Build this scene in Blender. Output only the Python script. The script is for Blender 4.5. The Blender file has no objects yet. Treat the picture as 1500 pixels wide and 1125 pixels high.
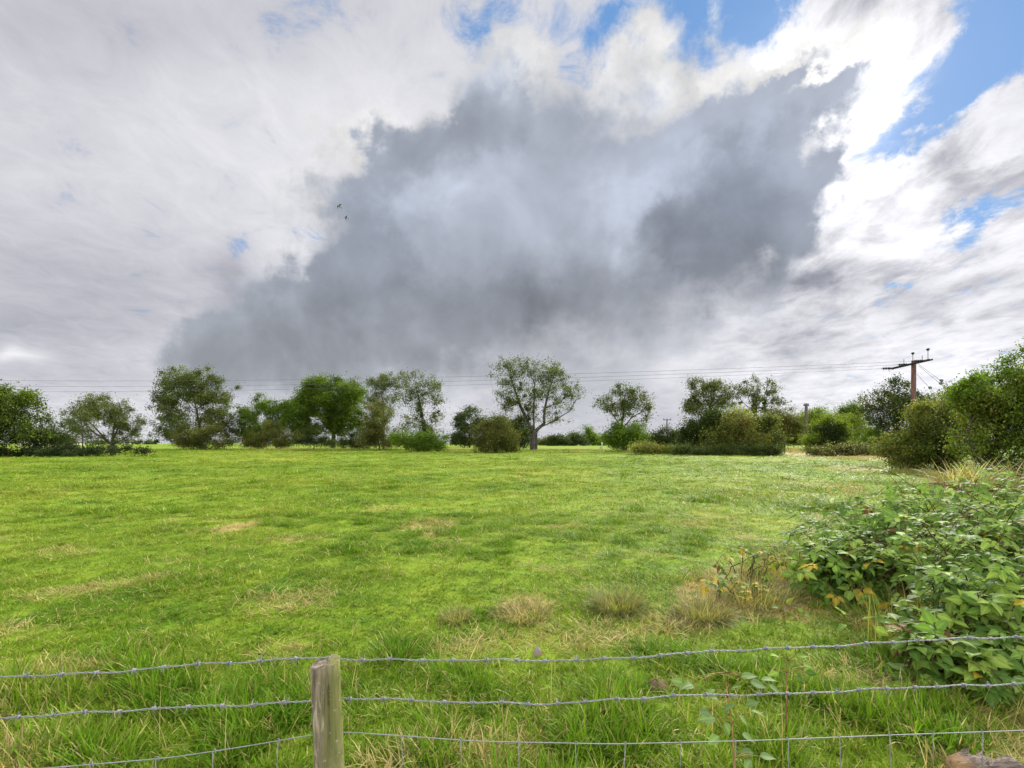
import bpy, math, random
import numpy as np
from mathutils import Vector

# ---------------------------------------------------------------- camera
scene = bpy.context.scene
COL = scene.collection
CAM_Z = 1.55
HOR = 650.0            # row of the true horizon in the 1500 x 1125 photograph
F = 750.0              # focal length in photograph pixels (90 degrees across)
cam_data = bpy.data.cameras.new('camera')
cam_data.sensor_width = 36.0
cam_data.lens = 18.0
cam_data.shift_y = (HOR - 562.5) / 1500.0
cam_data.clip_start = 0.05
cam_data.clip_end = 5000.0
cam = bpy.data.objects.new('camera', cam_data)
cam.location = (0.0, 0.0, CAM_Z)
cam.rotation_euler = (math.radians(90), 0, 0)
COL.objects.link(cam)
scene.camera = cam

# ---------------------------------------------------------------- exposure
scene.view_settings.view_transform = 'Standard'
scene.view_settings.look = 'None'
scene.view_settings.gamma = 1.0
scene.view_settings.use_curve_mapping = False
EXPO = 2.05
scene.view_settings.exposure = EXPO
SKY_STRENGTH = 0.1

# ---------------------------------------------------------------- sun (veiled by cloud, ahead and to the right)
SUN_AZ = math.atan2((1262 - 750) / F, 1.0)                  # right of +Y
SUN_EL = math.atan2((HOR - 105) / F, math.hypot((1262 - 750) / F, 1.0))
sun_data = bpy.data.lights.new('sun', 'SUN')
sun_data.energy = 1.5
sun_data.angle = math.radians(10)
sun_data.color = (1.0, 0.95, 0.87)
sun = bpy.data.objects.new('sun', sun_data)
sd = Vector((math.sin(SUN_AZ) * math.cos(SUN_EL), math.cos(SUN_AZ) * math.cos(SUN_EL), math.sin(SUN_EL)))
sun.rotation_euler = sd.to_track_quat('Z', 'Y').to_euler()
sun.location = sd * 200
COL.objects.link(sun)

# ---------------------------------------------------------------- sky
world = bpy.data.worlds.new('World')
scene.world = world
world.use_nodes = True
wn = world.node_tree
wn.nodes.clear()

class G:
    """small helper that writes node trees"""
    def __init__(self, nt): self.nt = nt
    def node(self, t, **k):
        n = self.nt.nodes.new(t)
        for a, b in k.items(): setattr(n, a, b)
        return n
    def put(self, sock, v):
        if isinstance(v, bpy.types.NodeSocket): self.nt.links.new(v, sock)
        elif v is not None:
            try: sock.default_value = v
            except Exception:
                sock.default_value = (v[0], v[1], v[2], 1.0)
    def m(self, op, a, b=None, c=None, clamp=False):
        n = self.node('ShaderNodeMath', operation=op, use_clamp=clamp)
        for i, v in enumerate((a, b, c)):
            if v is not None: self.put(n.inputs[i], v)
        return n.outputs[0]
    def v(self, op, a, b=None, c=None):
        n = self.node('ShaderNodeVectorMath', operation=op)
        for i, x in enumerate((a, b, c)):
            if x is not None: self.put(n.inputs[i], x)
        return n.outputs['Value'] if op in ('DOT_PRODUCT', 'LENGTH') else n.outputs[0]
    def scale(self, a, s):
        n = self.node('ShaderNodeVectorMath', operation='SCALE')
        self.put(n.inputs[0], a); self.put(n.inputs['Scale'], s)
        return n.outputs[0]
    def comb(self, x, y, z):
        n = self.node('ShaderNodeCombineXYZ')
        for i, v in enumerate((x, y, z)): self.put(n.inputs[i], v)
        return n.outputs[0]
    def sep(self, v):
        n = self.node('ShaderNodeSeparateXYZ'); self.put(n.inputs[0], v)
        return n.outputs
    def noise(self, vec, scale, detail=4, rough=0.55, lac=2.0, dist=0.0, col=False, ntype='FBM'):
        n = self.node('ShaderNodeTexNoise', noise_dimensions='3D', noise_type=ntype)
        self.put(n.inputs['Vector'], vec)
        n.inputs['Scale'].default_value = scale
        n.inputs['Detail'].default_value = detail
        n.inputs['Roughness'].default_value = rough
        n.inputs['Lacunarity'].default_value = lac
        n.inputs['Distortion'].default_value = dist
        return n.outputs['Color' if col else 0]
    def ramp(self, x, a, b, smooth=True):
        n = self.node('ShaderNodeMapRange', interpolation_type='SMOOTHSTEP' if smooth else 'LINEAR')
        self.put(n.inputs['Value'], x); self.put(n.inputs['From Min'], a); self.put(n.inputs['From Max'], b)
        return n.outputs[0]
    def lerp(self, f, a, b):
        n = self.node('ShaderNodeMix', data_type='FLOAT')
        self.put(n.inputs[0], f); self.put(n.inputs[2], a); self.put(n.inputs[3], b)
        return n.outputs[0]
    def mix(self, f, a, b, blend='MIX'):
        n = self.node('ShaderNodeMix', data_type='RGBA', blend_type=blend)
        self.put(n.inputs[0], f); self.put(n.inputs[6], a); self.put(n.inputs[7], b)
        return n.outputs[2]
    def curve(self, x, pts):
        n = self.node('ShaderNodeFloatCurve')
        c = n.mapping.curves[0]
        while len(c.points) > 2: c.points.remove(c.points[-1])
        c.points[0].location = pts[0]; c.points[1].location = pts[-1]
        for p in pts[1:-1]: c.points.new(*p)
        n.mapping.update()
        self.put(n.inputs['Value'], x)
        return n.outputs[0]

def pix_dir(px, py):
    v = np.array([(px - 750.0) / F, 1.0, (HOR - py) / F])
    return v / np.linalg.norm(v)
def pix_s(px, py):
    n = pix_dir(px, py)
    return np.array([n[0] / (1 + n[1]), n[2] / (1 + n[1])])

def build_sky():
    g = G(wn)
    out = g.node('ShaderNodeOutputWorld')
    bg = g.node('ShaderNodeBackground'); bg.inputs['Strength'].default_value = SKY_STRENGTH
    wn.links.new(bg.outputs[0], out.inputs[0])
    D = g.node('ShaderNodeTexCoord').outputs['Generated']
    dx, dy, dz = g.sep(D)
    den = g.m('MAXIMUM', g.m('ADD', dy, 1.0), 0.02)
    sx = g.m('DIVIDE', dx, den); sz = g.m('DIVIDE', dz, den)
    # cloud layers seen in perspective: a flat sheet overhead
    inv = g.m('DIVIDE', 1.0, g.m('ADD', g.m('MAXIMUM', dz, 0.0), 0.16))
    ca, sa = math.cos(math.radians(4)), math.sin(math.radians(4))
    qx = g.m('MULTIPLY', g.v('DOT_PRODUCT', D, (ca, sa, 0)), inv)
    qy = g.m('MULTIPLY', g.v('DOT_PRODUCT', D, (-sa, ca, 0)), inv)
    P = g.comb(qx, g.m('MULTIPLY', qy, 0.78), 3.1)
    ca, sa = math.cos(math.radians(-6)), math.sin(math.radians(-6))
    rx = g.m('MULTIPLY', g.v('DOT_PRODUCT', D, (ca, sa, 0)), inv)
    ry = g.m('MULTIPLY', g.v('DOT_PRODUCT', D, (-sa, ca, 0)), inv)
    PR = g.comb(rx, g.m('MULTIPLY', ry, 0.70), 7.7)        # the broken sheet on the right runs another way

    nbig = g.noise(D, 5.0, 3, 0.5, col=True)               # slow warp
    nfine = g.noise(D, 17.0, 7, 0.6, col=True)
    S0 = g.comb(sx, sz, 0.0)
    wA = g.scale(g.v('SUBTRACT', nbig, (0.5, 0.5, 0.5)), 0.10)
    wB = g.scale(g.v('SUBTRACT', nfine, (0.5, 0.5, 0.5)), 0.06)
    SW = g.v('ADD', g.v('ADD', S0, g.scale(wA, 0.28)), wB)
    wx, wz, _ = g.sep(SW)
    S3 = g.comb(wx, wz, 1.0)
    S3s = g.comb(*( [g.sep(g.v('ADD', S0, g.scale(wA, 0.7)))[i] for i in (0, 1)] + [1.0]))

    def blob(acc, px, py, rx, ry, w, rot=0.0, soft=False):
        c = pix_s(px, py)
        J = np.column_stack([(pix_s(px + 4, py) - pix_s(px - 4, py)) / 8, (pix_s(px, py + 4) - pix_s(px, py - 4)) / 8])
        a = math.radians(rot)          # anticlockwise in the picture
        R = np.array([[math.cos(a), -math.sin(a)], [math.sin(a), math.cos(a)]])
        A = np.diag([1.0 / rx, 1.0 / ry]) @ R @ np.linalg.inv(J)
        b = -A @ c
        S = S3s if soft else S3
        q1 = g.v('DOT_PRODUCT', S, (A[0, 0], A[0, 1], b[0]))
        q2 = g.v('DOT_PRODUCT', S, (A[1, 0], A[1, 1], b[1]))
        q = g.m('MULTIPLY_ADD', q2, q2, g.m('MULTIPLY', q1, q1))
        e = g.m('POWER', math.exp(-1.0), q)
        return g.m('MULTIPLY_ADD', e, w, acc)
    def field(base, blobs, soft=False):
        acc = base
        for bb in blobs:
            acc = blob(acc, *bb, soft=soft)
        return acc

    # ---- blue above
    sky = g.node('ShaderNodeTexSky', sky_type='NISHITA')
    sky.sun_disc = False
    sky.sun_elevation = SUN_EL
    sky.sun_rotation = SUN_AZ
    sky.altitude = 50
    sky.air_density = 1.0; sky.dust_density = 0.2; sky.ozone_density = 2.0
    U = 1.0 / (SKY_STRENGTH * 2 ** EXPO)                   # picture brightness -> sky units
    blue = g.mix(1.0, g.mix(0.9, sky.outputs[0], (0.095 * U, 0.260 * U, 0.555 * U)), (1, 1, 1), 'MULTIPLY')

    # ---- veil and broken sheet: how much of the blue it covers
    cover = field(0.92, VEIL_COVER)
    wisp = g.noise(P, 7.5, 9, 0.66, dist=0.5)
    wispR = g.noise(PR, 8.0, 9, 0.66, dist=0.35)
    right = g.ramp(sx, 0.10, 0.26)
    wmix = g.lerp(right, wisp, wispR)
    cov = g.ramp(g.m('ADD', cover, g.m('MULTIPLY', g.m('SUBTRACT', wmix, 0.5), g.lerp(right, 1.9, 2.5))), 0.10, 0.72)
    # brightness of the veil, 0..1 as seen
    lum = field(0.83, VEIL_LIGHT, soft=True)
    grey = g.noise(PR, 5.2, 9, 0.60, dist=0.4)
    lumR = g.m('MULTIPLY', g.m('SUBTRACT', g.ramp(grey, 0.42, 0.72), 0.28), g.lerp(g.ramp(sz, 0.02, 0.22), -0.07, -0.27))
    soft = g.noise(P, 1.6, 5, 0.5)
    lumL = g.m('MULTIPLY', g.m('SUBTRACT', soft, 0.5), 0.13)
    lum = g.m('ADD', lum, g.lerp(right, lumL, lumR))
    lum = g.m('ADD', lum, g.m('MULTIPLY', g.m('SUBTRACT', wmix, 0.5), g.lerp(right, 0.17, 0.30)))
    vt = g.ramp(lum, 0.55, 0.95)
    vcol = g.mix(vt, (0.945, 0.957, 1.03, 1), (0.985, 0.985, 1.01, 1))
    veil = g.mix(1.0, vcol, g.comb(lum, lum, lum), 'MULTIPLY')

    # ---- the big cumulus: outline in polar form about its heart
    c0 = pix_s(*DARK_C)
    ex = g.m('SUBTRACT', wx, float(c0[0])); ez = g.m('SUBTRACT', wz, float(c0[1]))
    th = g.m('MULTIPLY_ADD', g.m('ARCTAN2', ez, ex), 1 / (2 * math.pi), 0.5)
    rr = g.m('SQRT', g.m('MULTIPLY_ADD', ex, ex, g.m('MULTIPLY', ez, ez)))
    def polar(pts, val=None):
        L = []
        for i, p in enumerate(pts):
            s = pix_s(p[0], p[1]) - c0
            L.append((math.atan2(s[1], s[0]) / (2 * math.pi) + 0.5, np.hypot(*s) if val is None else p[2]))
        L.sort()
        # close the ring
        t0, t1 = L[0], L[-1]
        k = t0[0] / (t0[0] + 1 - t1[0] + 1e-9)
        e = t0[1] * (1 - k) + t1[1] * k
        return [(0.0, e)] + L + [(1.0, e)]
    R = g.curve(th, polar(DARK_OUTLINE))
    W = g.curve(th, polar(DARK_SOFT, 1))
    RIM = g.curve(th, polar(DARK_RIM, 1))
    billow = g.noise(D, 11.0, 9, 0.58, dist=0.4)
    bn = g.m('MULTIPLY', g.m('SUBTRACT', billow, 0.5), 0.10)
    vo = g.node('ShaderNodeTexVoronoi', feature='SMOOTH_F1'); vo.inputs['Scale'].default_value = 13.0; vo.inputs['Smoothness'].default_value = 0.35
    g.put(vo.inputs['Vector'], g.v('ADD', D, g.scale(wB, 1.1)))
    puff = g.m('SUBTRACT', 0.42, vo.outputs['Distance'])                    # rounded heads of cloud
    bn = g.m('ADD', g.m('MULTIPLY_ADD', puff, 0.045, bn), 0.010)
    depth = g.m('ADD', g.m('SUBTRACT', R, rr), bn)
    dark_a = g.ramp(depth, g.m('MULTIPLY', W, -1.0), W)
    rdepth = g.m('ADD', g.m('ADD', depth, RIM), g.m('MULTIPLY', g.m('SUBTRACT', g.noise(D, 26.0, 7, 0.65), 0.5), 0.07))
    rim_a = g.ramp(rdepth, -0.012, 0.035)
    rim_a = g.m('MULTIPLY', rim_a, g.ramp(RIM, 0.004, 0.03))
    rim_l = g.m('ADD', g.m('MULTIPLY_ADD', puff, 0.22, 0.925), g.m('MULTIPLY', g.m('SUBTRACT', g.noise(D, 14.0, 6, 0.6), 0.5), 0.35))
    rimc = g.mix(1.0, (1.0, 0.995, 0.99, 1), g.comb(rim_l, rim_l, rim_l), 'MULTIPLY')

    dl = field(0.725, DARK_LIGHT)
    dn = g.noise(D, 7.0, 7, 0.56, dist=0.5)
    sdv = (math.sin(SUN_AZ) * math.cos(SUN_EL), math.cos(SUN_AZ) * math.cos(SUN_EL), math.sin(SUN_EL))
    Ds = g.v('ADD', D, tuple(0.045 * q for q in (sdv[0], -0.25, sdv[2])))
    relief = g.m('SUBTRACT', g.noise(D, 6.0, 6, 0.52, dist=0.3), g.noise(Ds, 6.0, 6, 0.52, dist=0.3))
    dl = g.m('ADD', dl, g.m('MULTIPLY', g.m('SUBTRACT', dn, 0.5), 0.20))
    dl = g.m('ADD', dl, g.m('MULTIPLY', relief, 0.20))
    for (cpx, pts, w0, w1, dk, lt) in LOBES:            # heads of cloud standing in front of the rest
        cc = pix_s(*cpx)
        lx = g.m('SUBTRACT', wx, float(cc[0])); lz = g.m('SUBTRACT', wz, float(cc[1]))
        lth = g.m('MULTIPLY_ADD', g.m('ARCTAN2', lz, lx), 1 / (2 * math.pi), 0.5)
        lrr = g.m('SQRT', g.m('MULTIPLY_ADD', lx, lx, g.m('MULTIPLY', lz, lz)))
        L = []
        for (px, py) in pts:
            s = pix_s(px, py) - cc; L.append((math.atan2(s[1], s[0]) / (2 * math.pi) + 0.5, float(np.hypot(*s))))
        L.sort(); k = L[0][0] / (L[0][0] + 1 - L[-1][0] + 1e-9); e0 = L[0][1] * (1 - k) + L[-1][1] * k
        ld = g.m('ADD', g.m('SUBTRACT', g.curve(lth, [(0.0, e0)] + L + [(1.0, e0)]), lrr), g.m('MULTIPLY', bn, 0.8))
        la = g.ramp(ld, -w0, w0)
        glow = g.m('SUBTRACT', g.ramp(ld, -w1, w0 * 0.5), la)
        dl = g.m('ADD', dl, g.m('MULTIPLY_ADD', la, -dk, g.m('MULTIPLY', glow, lt)))
    low = g.ramp(sz, 0.03, 0.22)
    dcol = g.mix(low, (0.957, 0.985, 1.032, 1), (0.940, 0.980, 1.060, 1))
    bl = field(0.0, [(1080,290,110,90,1.0,0),(520,330,80,80,.5,0)], soft=True)
    dcol = g.mix(bl, dcol, (0.93, 0.985, 1.085, 1))
    dark = g.mix(1.0, dcol, g.comb(dl, dl, dl), 'MULTIPLY')

    # ---- glare of the sun through thin cloud
    glare = field(0.0, GLARE)
    # compose: everything but the blue is kept as seen brightness, then made linear
    def lin(c):
        n = g.node('ShaderNodeGamma'); g.put(n.inputs[0], c); n.inputs[1].default_value = 2.2
        return g.mix(1.0, n.outputs[0], (U, U, U, 1), 'MULTIPLY')
    base = g.mix(cov, blue, lin(veil))
    base = g.mix(rim_a, base, lin(rimc))
    gl = g.m('MULTIPLY', glare, U)
    base = g.mix(1.0, base, g.comb(gl, g.m('MULTIPLY', gl, 0.97), g.m('MULTIPLY', gl, 0.92)), 'ADD')
    full = g.mix(dark_a, base, lin(dark))
    # unseen sky overhead and behind the viewer, brightened to add frontal fill light
    back = g.lerp(g.ramp(g.m('SUBTRACT', g.m('MULTIPLY', dz, 0.6), dy), -0.15, 0.6), 1.0, BACK_SKY_FILL)
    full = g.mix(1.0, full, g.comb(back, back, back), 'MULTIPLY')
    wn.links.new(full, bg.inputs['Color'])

BACK_SKY_FILL = 3.1  # gain of the fill light added from the sky out of view
LOBES = [((1075, 330), [(938, 345), (955, 310), (985, 290), (1020, 255), (1070, 215), (1130, 190), (1200, 200), (1230, 260), (1200, 330), (1160, 400), (1090, 440), (1010, 425), (960, 385)], .016, .07, .040, .045),
         ((505, 360), [(450, 285), (480, 262), (520, 268), (548, 300), (572, 345), (600, 400), (610, 450), (560, 480), (490, 460), (430, 430), (410, 395), (440, 340)], .020, .06, .036, .03),
         ((640, 215), [(535, 215), (580, 185), (640, 160), (690, 120), (735, 110), (770, 150), (760, 205), (700, 225), (640, 255), (575, 275), (535, 250)], .026, .06, .026, .02),
         ((340, 510), [(262, 495), (300, 470), (345, 445), (400, 455), (440, 490), (430, 540), (380, 575), (300, 570), (262, 540)], .018, .05, .03, .03)]
DARK_C = (850, 330)
DARK_OUTLINE = [(1205,225),(1198,270),(1178,322),(1142,388),(1100,430),(1030,470),(960,488),(895,500),(820,525),(760,540),(680,560),(560,578),(430,582),
    (330,572),(258,545),(260,490),(300,465),(345,440),(375,410),(405,392),(440,375),(468,340),(450,300),(455,265),(500,245),(535,205),(600,172),(660,150),(695,112),(740,92),
    (775,128),(835,135),(875,145),(920,140),(960,165),(1020,158),(1070,146),(1100,134),(1140,146),(1172,116),(1202,92),(1244,104),(1228,130),(1212,175)]
DARK_SOFT = [(1205,240,.012),(1185,370,.022),(1050,455,.06),(900,510,.085),(760,545,.075),(680,565,.065),(430,590,.055),(255,550,.025),(262,490,.02),(365,415,.03),
    (462,320,.03),(455,265,.020),(535,205,.014),(660,150,.020),(745,100,.035),(790,130,.03),(970,125,.035),(1110,150,.016),(1228,104,.020),(1226,180,.016)]
DARK_RIM = [(1205,240,.012),(1165,370,.0),(1050,460,.0),(900,510,.0),(680,565,.0),(430,590,.0),(262,545,.0),(262,490,.0),(365,415,.012),
    (462,320,.02),(455,265,.022),(535,205,.03),(600,172,.022),(660,150,.02),(700,112,.02),(745,100,.035),(790,130,.04),(850,140,.022),(890,125,.05),(920,140,.055),(960,165,.055),(1020,158,.045),(1110,150,.045),(1228,104,.03)]
# px, py, rx, ry, weight, rotation
DARK_LIGHT = [(550,240,80,45,-.06,20),(690,180,70,50,-.05,0),(860,185,60,35,-.03,20),(720,255,110,35,.03,15),(620,285,60,30,.07,20),
    (520,330,60,60,-.07,0),(880,300,70,50,.05,0),(960,200,80,60,.03,0),(1000,330,50,60,-.075,40),(1100,310,90,90,-.045,0),(860,470,160,40,-.05,0),(620,500,260,60,-.055,0),(420,500,120,50,-.02,0),
    (945,270,50,30,.05,0),(1160,250,40,80,.05,0),(1130,180,60,40,.02,0),(650,440,260,60,-.08,0),(900,430,180,50,-.10,10),(1060,390,100,60,-.06,20),
    (450,470,120,50,-.05,0),(330,520,70,50,-.02,0),(560,460,60,26,.06,0),(905,330,26,60,.05,30),(300,470,60,30,.05,0),(620,520,160,30,-.05,0),(480,550,200,30,-.02,0),(740,105,60,34,.10,0),(960,130,50,30,.08,0)]
VEIL_COVER = [(1020,30,120,70,-1.25,25),(930,15,60,60,-.7,0),(990,75,40,40,-.6,0),(1110,30,60,40,-.6,25),(1480,60,100,80,-.85,0),(1440,10,70,60,-.5,0),(1345,180,120,28,-.9,28),(1330,120,60,18,-.4,35),
    (1400,120,70,34,-.55,30),(1455,312,70,26,-.95,30),(1320,250,18,12,-.6,0),(1310,430,50,10,-.6,25),(450,15,110,60,-.20,0),(860,60,110,60,-.50,0),(720,25,90,50,-.45,0),(200,30,160,30,-.05,-40),
    (345,345,45,22,-.36,0),(460,362,24,20,-.42,0),(600,50,140,60,-.15,0),(1400,250,120,50,.25,30),(1480,160,60,40,.5,30),(1240,30,130,50,.35,0),(640,165,80,60,.3,0)]
VEIL_LIGHT = [(100,60,180,80,-.045),(300,20,240,60,-.03),(330,240,240,120,.04),(450,300,90,90,.05),(430,390,60,50,.06),(60,420,150,60,-.045),(200,400,150,60,-.03),
    (40,480,130,30,-.07),(30,515,40,10,.14),(200,470,140,40,-.02),(90,545,140,20,-.02),(250,520,50,40,.03),(320,420,30,60,-.12),(370,570,120,40,-.02),(620,130,150,90,.06),(560,190,50,40,.08),
    (1200,300,100,120,.10),(1280,100,160,170,.13),(1250,530,300,110,.075),(1130,100,120,70,.14),(1400,250,60,35,-.10,30),(1380,320,200,120,.13),(1300,400,150,40,-.02),(1150,440,70,35,-.14),(1230,420,70,25,-.10),(1360,440,70,25,-.12),(1150,510,60,25,-.14),
    (1100,470,70,40,.04),(1010,520,90,25,.12),(900,560,160,35,-.02),(870,600,200,40,-.01),(980,600,120,30,-.02),(680,600,60,40,.05),(420,600,260,30,.04),(1060,530,80,20,-.03),(1200,580,240,50,.06),(1400,540,140,60,.08),(1450,420,60,40,.02),(150,610,200,40,.04)]
GLARE = [(1258,110,52,52,1.0,20),(1240,185,42,48,.45,0),(1180,85,110,40,.10,15),(1300,75,60,45,.18,20)]
build_sky()

# ================================================================ helpers
RNG = np.random.default_rng(11)
random.seed(5)

def gz(x, y):
    """height of the ground"""
    x = np.asarray(x, float); y = np.asarray(y, float)
    r = np.maximum(y, 0.0)
    z = np.where(r < 95, 0.46 * (r / 82.0) ** 1.2, 0.5487 + 0.7 * (1 - np.exp(-(r - 95) / 150.0)))
    k = np.clip((np.hypot(x, y) - 1.0) / 4.0, 0, 1) * np.clip((260 - r) / 150.0, 0, 1)
    b = (np.sin(x * 0.9 + 1.3 * np.sin(y * 0.35)) * np.sin(y * 0.7 + 0.8) * 0.030
         + np.sin(x * 0.33 + 2.0) * np.sin(y * 0.27 + 0.4 * np.sin(x * 0.2)) * 0.05
         + np.sin(x * 2.3 + y * 0.6) * np.sin(y * 2.1 - x * 0.4 + 1.0) * 0.018)
    return z + b * k

def P3(px, py, d):
    """the point at depth d seen at a place in the photograph"""
    return np.array([(px - 750.0) / F * d, d, CAM_Z + (HOR - py) / F * d])

def depth_for(py):
    """depth at which the (smooth) ground is seen on this row"""
    lo, hi = 1.0, 400.0
    for _ in range(60):
        mid = 0.5 * (lo + hi)
        z = 0.46 * (mid / 82.0) ** 1.2 if mid < 95 else 0.5487 + 0.7 * (1 - math.exp(-(mid - 95) / 150.0))
        if HOR + (CAM_Z - z) * F / mid > py: lo = mid
        else: hi = mid
    return lo

def empty(name, loc, label, cat, group=None, kind=None):
    o = bpy.data.objects.new(name, None); COL.objects.link(o)
    o.location = loc; o.empty_display_size = 0.2
    o['label'] = label; o['category'] = cat
    if group: o['group'] = group
    if kind: o['kind'] = kind
    return o
def tag(o, label, cat, group=None, kind=None):
    o['label'] = label; o['category'] = cat
    if group: o['group'] = group
    if kind: o['kind'] = kind
    return o

def mesh_obj(name, V, FS, mat, parent=None, cols=None, smooth=False, loc=None):
    """V: n x 3; FS: list of integer arrays m x k"""
    me = bpy.data.meshes.new(name)
    V = np.asarray(V, np.float32)
    me.vertices.add(len(V)); me.vertices.foreach_set('co', V.ravel())
    FS = [np.asarray(f, np.int32) for f in FS if len(f)]
    nl = sum(f.size for f in FS); npoly = sum(len(f) for f in FS)
    me.loops.add(nl); me.polygons.add(npoly)
    me.loops.foreach_set('vertex_index', np.concatenate([f.ravel() for f in FS]))
    tot = np.concatenate([np.full(len(f), f.shape[1], np.int32) for f in FS])
    st = np.concatenate([[0], np.cumsum(tot)[:-1]]).astype(np.int32)
    me.polygons.foreach_set('loop_start', st)
    try: me.polygons.foreach_set('loop_total', tot)
    except Exception: pass
    if smooth: me.polygons.foreach_set('use_smooth', np.ones(npoly, bool))
    if cols is not None:
        a = me.color_attributes.new('tint', 'FLOAT_COLOR', 'POINT')
        c = np.ones((len(V), 4), np.float32); c[:, :3] = cols
        a.data.foreach_set('color', c.ravel())
    me.update(calc_edges=True)
    me.validate()
    me.materials.append(mat)
    o = bpy.data.objects.new(name, me)
    if parent is not False: COL.objects.link(o)
    if parent: o.parent = parent
    if loc is not None: o.location = loc
    return o

class MB:
    """collects pieces of one mesh"""
    def __init__(self): self.V = []; self.F = {}; self.C = []; self.n = 0
    def add(self, V, F, col=None):
        V = np.asarray(V, float)
        for f in F:
            self.F.setdefault(len(f), []).append([i + self.n for i in f])
        self.V.append(V); self.n += len(V)
        self.C.append(np.tile(np.asarray(col if col is not None else (1, 1, 1), float), (len(V), 1)))
    def addn(self, V, FA, col):
        """numpy faces, columns = corner count"""
        self.F.setdefault(FA.shape[1], []).extend((FA + self.n).tolist())
        self.V.append(V); self.n += len(V)
        self.C.append(np.broadcast_to(np.asarray(col, float), (len(V), 3)))
    def box(self, c, s, R=None, col=None):
        x, y, z = np.array(s) / 2
        v = np.array([(-x,-y,-z),(x,-y,-z),(x,y,-z),(-x,y,-z),(-x,-y,z),(x,-y,z),(x,y,z),(-x,y,z)])
        if R is not None: v = v @ np.asarray(R).T
        self.add(v + np.asarray(c), [(0,3,2,1),(4,5,6,7),(0,1,5,4),(1,2,6,5),(2,3,7,6),(3,0,4,7)], col)
    def tube(self, pts, rad, n=6, col=None, cap=True):
        pts = np.asarray(pts, float)
        rad = np.broadcast_to(np.asarray(rad, float), (len(pts),))
        t = np.gradient(pts, axis=0); t /= np.linalg.norm(t, axis=1, keepdims=True) + 1e-12
        up = np.array([0, 0, 1.0]) if abs(t[0][2]) < 0.9 else np.array([1.0, 0, 0])
        V = []
        for p, d, r in zip(pts, t, rad):
            a = np.cross(d, up); a /= np.linalg.norm(a) + 1e-12
            b = np.cross(d, a); up = -b if np.dot(-b, up) > 0 else b
            th = np.arange(n) * 2 * math.pi / n
            V.append(p + r * (np.cos(th)[:, None] * a + np.sin(th)[:, None] * np.cross(a, d)))
        V = np.concatenate(V)
        Fq = [(i * n + j, i * n + (j + 1) % n, (i + 1) * n + (j + 1) % n, (i + 1) * n + j) for i in range(len(pts) - 1) for j in range(n)]
        self.add(V, Fq, col)
        if cap:
            k = self.n - len(V)
            self.F.setdefault(n, []).append([k + j for j in range(n)][::-1])
            self.F[n].append([k + (len(pts) - 1) * n + j for j in range(n)])
    def build(self, name, mat, parent=None, smooth=False, loc=None):
        return mesh_obj(name, np.concatenate(self.V), [np.array(f) for f in self.F.values()], mat, parent,
                        np.concatenate(self.C), smooth, loc)

def rotmats(yaw, pitch, roll):
    """Rz(yaw) Rx(pitch) Ry(roll) for arrays"""
    cy, sy, cp, sp, cr, sr = np.cos(yaw), np.sin(yaw), np.cos(pitch), np.sin(pitch), np.cos(roll), np.sin(roll)
    z = np.zeros_like(cy); o = np.ones_like(cy)
    Rz = np.stack([np.stack([cy, -sy, z], -1), np.stack([sy, cy, z], -1), np.stack([z, z, o], -1)], -2)
    Rx = np.stack([np.stack([o, z, z], -1), np.stack([z, cp, -sp], -1), np.stack([z, sp, cp], -1)], -2)
    Ry = np.stack([np.stack([cr, z, sr], -1), np.stack([z, o, z], -1), np.stack([-sr, z, cr], -1)], -2)
    return Rz @ Rx @ Ry

def scatter(T, TF, pos, R, sc, col, tcol=None):
    """copies of a template (T verts, TF faces) merged: returns V, F, C"""
    n, k = len(pos), len(T)
    V = np.einsum('nij,nkj->nki', R, T[None] * np.asarray(sc, float).reshape(n, 1, np.asarray(sc).shape[-1] if np.ndim(sc) > 1 else 1)) + pos[:, None, :]
    Fa = (np.asarray(TF)[None] + (np.arange(n) * k)[:, None, None]).reshape(-1, np.asarray(TF).shape[1])
    C = np.repeat(col[:, None, :], k, 1)
    if tcol is not None: C = C * tcol[None]
    return V.reshape(-1, 3), Fa, C.reshape(-1, 3)

# ---------------------------------------------------------------- materials
def new_mat(name):
    m = bpy.data.materials.new(name); m.use_nodes = True
    nt = m.node_tree; nt.nodes.clear()
    return m, G(nt), nt.nodes.new('ShaderNodeOutputMaterial')

def attr(g, name='tint'):
    return g.node('ShaderNodeAttribute', attribute_name=name).outputs['Color']
def objrand(g): return g.node('ShaderNodeObjectInfo').outputs['Random']
def gpos(g): return g.node('ShaderNodeNewGeometry').outputs['Position']

def leaf_material(name, trans=0.35, rough=0.55, spec=0.3, under=None):
    m, g, out = new_mat(name)
    col = attr(g)
    if under:
        bf = g.node('ShaderNodeNewGeometry').outputs['Backfacing']
        col = g.mix(g.m('MULTIPLY', bf, under[1]), col, under[0])
    p = g.node('ShaderNodeBsdfPrincipled')
    g.put(p.inputs['Base Color'], col); p.inputs['Roughness'].default_value = rough
    p.inputs['Specular IOR Level'].default_value = spec
    t = g.node('ShaderNodeBsdfTranslucent')
    g.put(t.inputs[0], g.mix(1.0, col, (1.35, 1.5, 0.7, 1), 'MULTIPLY'))
    mx = g.node('ShaderNodeMixShader'); mx.inputs[0].default_value = trans
    g.nt.links.new(p.outputs[0], mx.inputs[1]); g.nt.links.new(t.outputs[0], mx.inputs[2])
    g.nt.links.new(mx.outputs[0], out.inputs[0])
    return m

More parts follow.
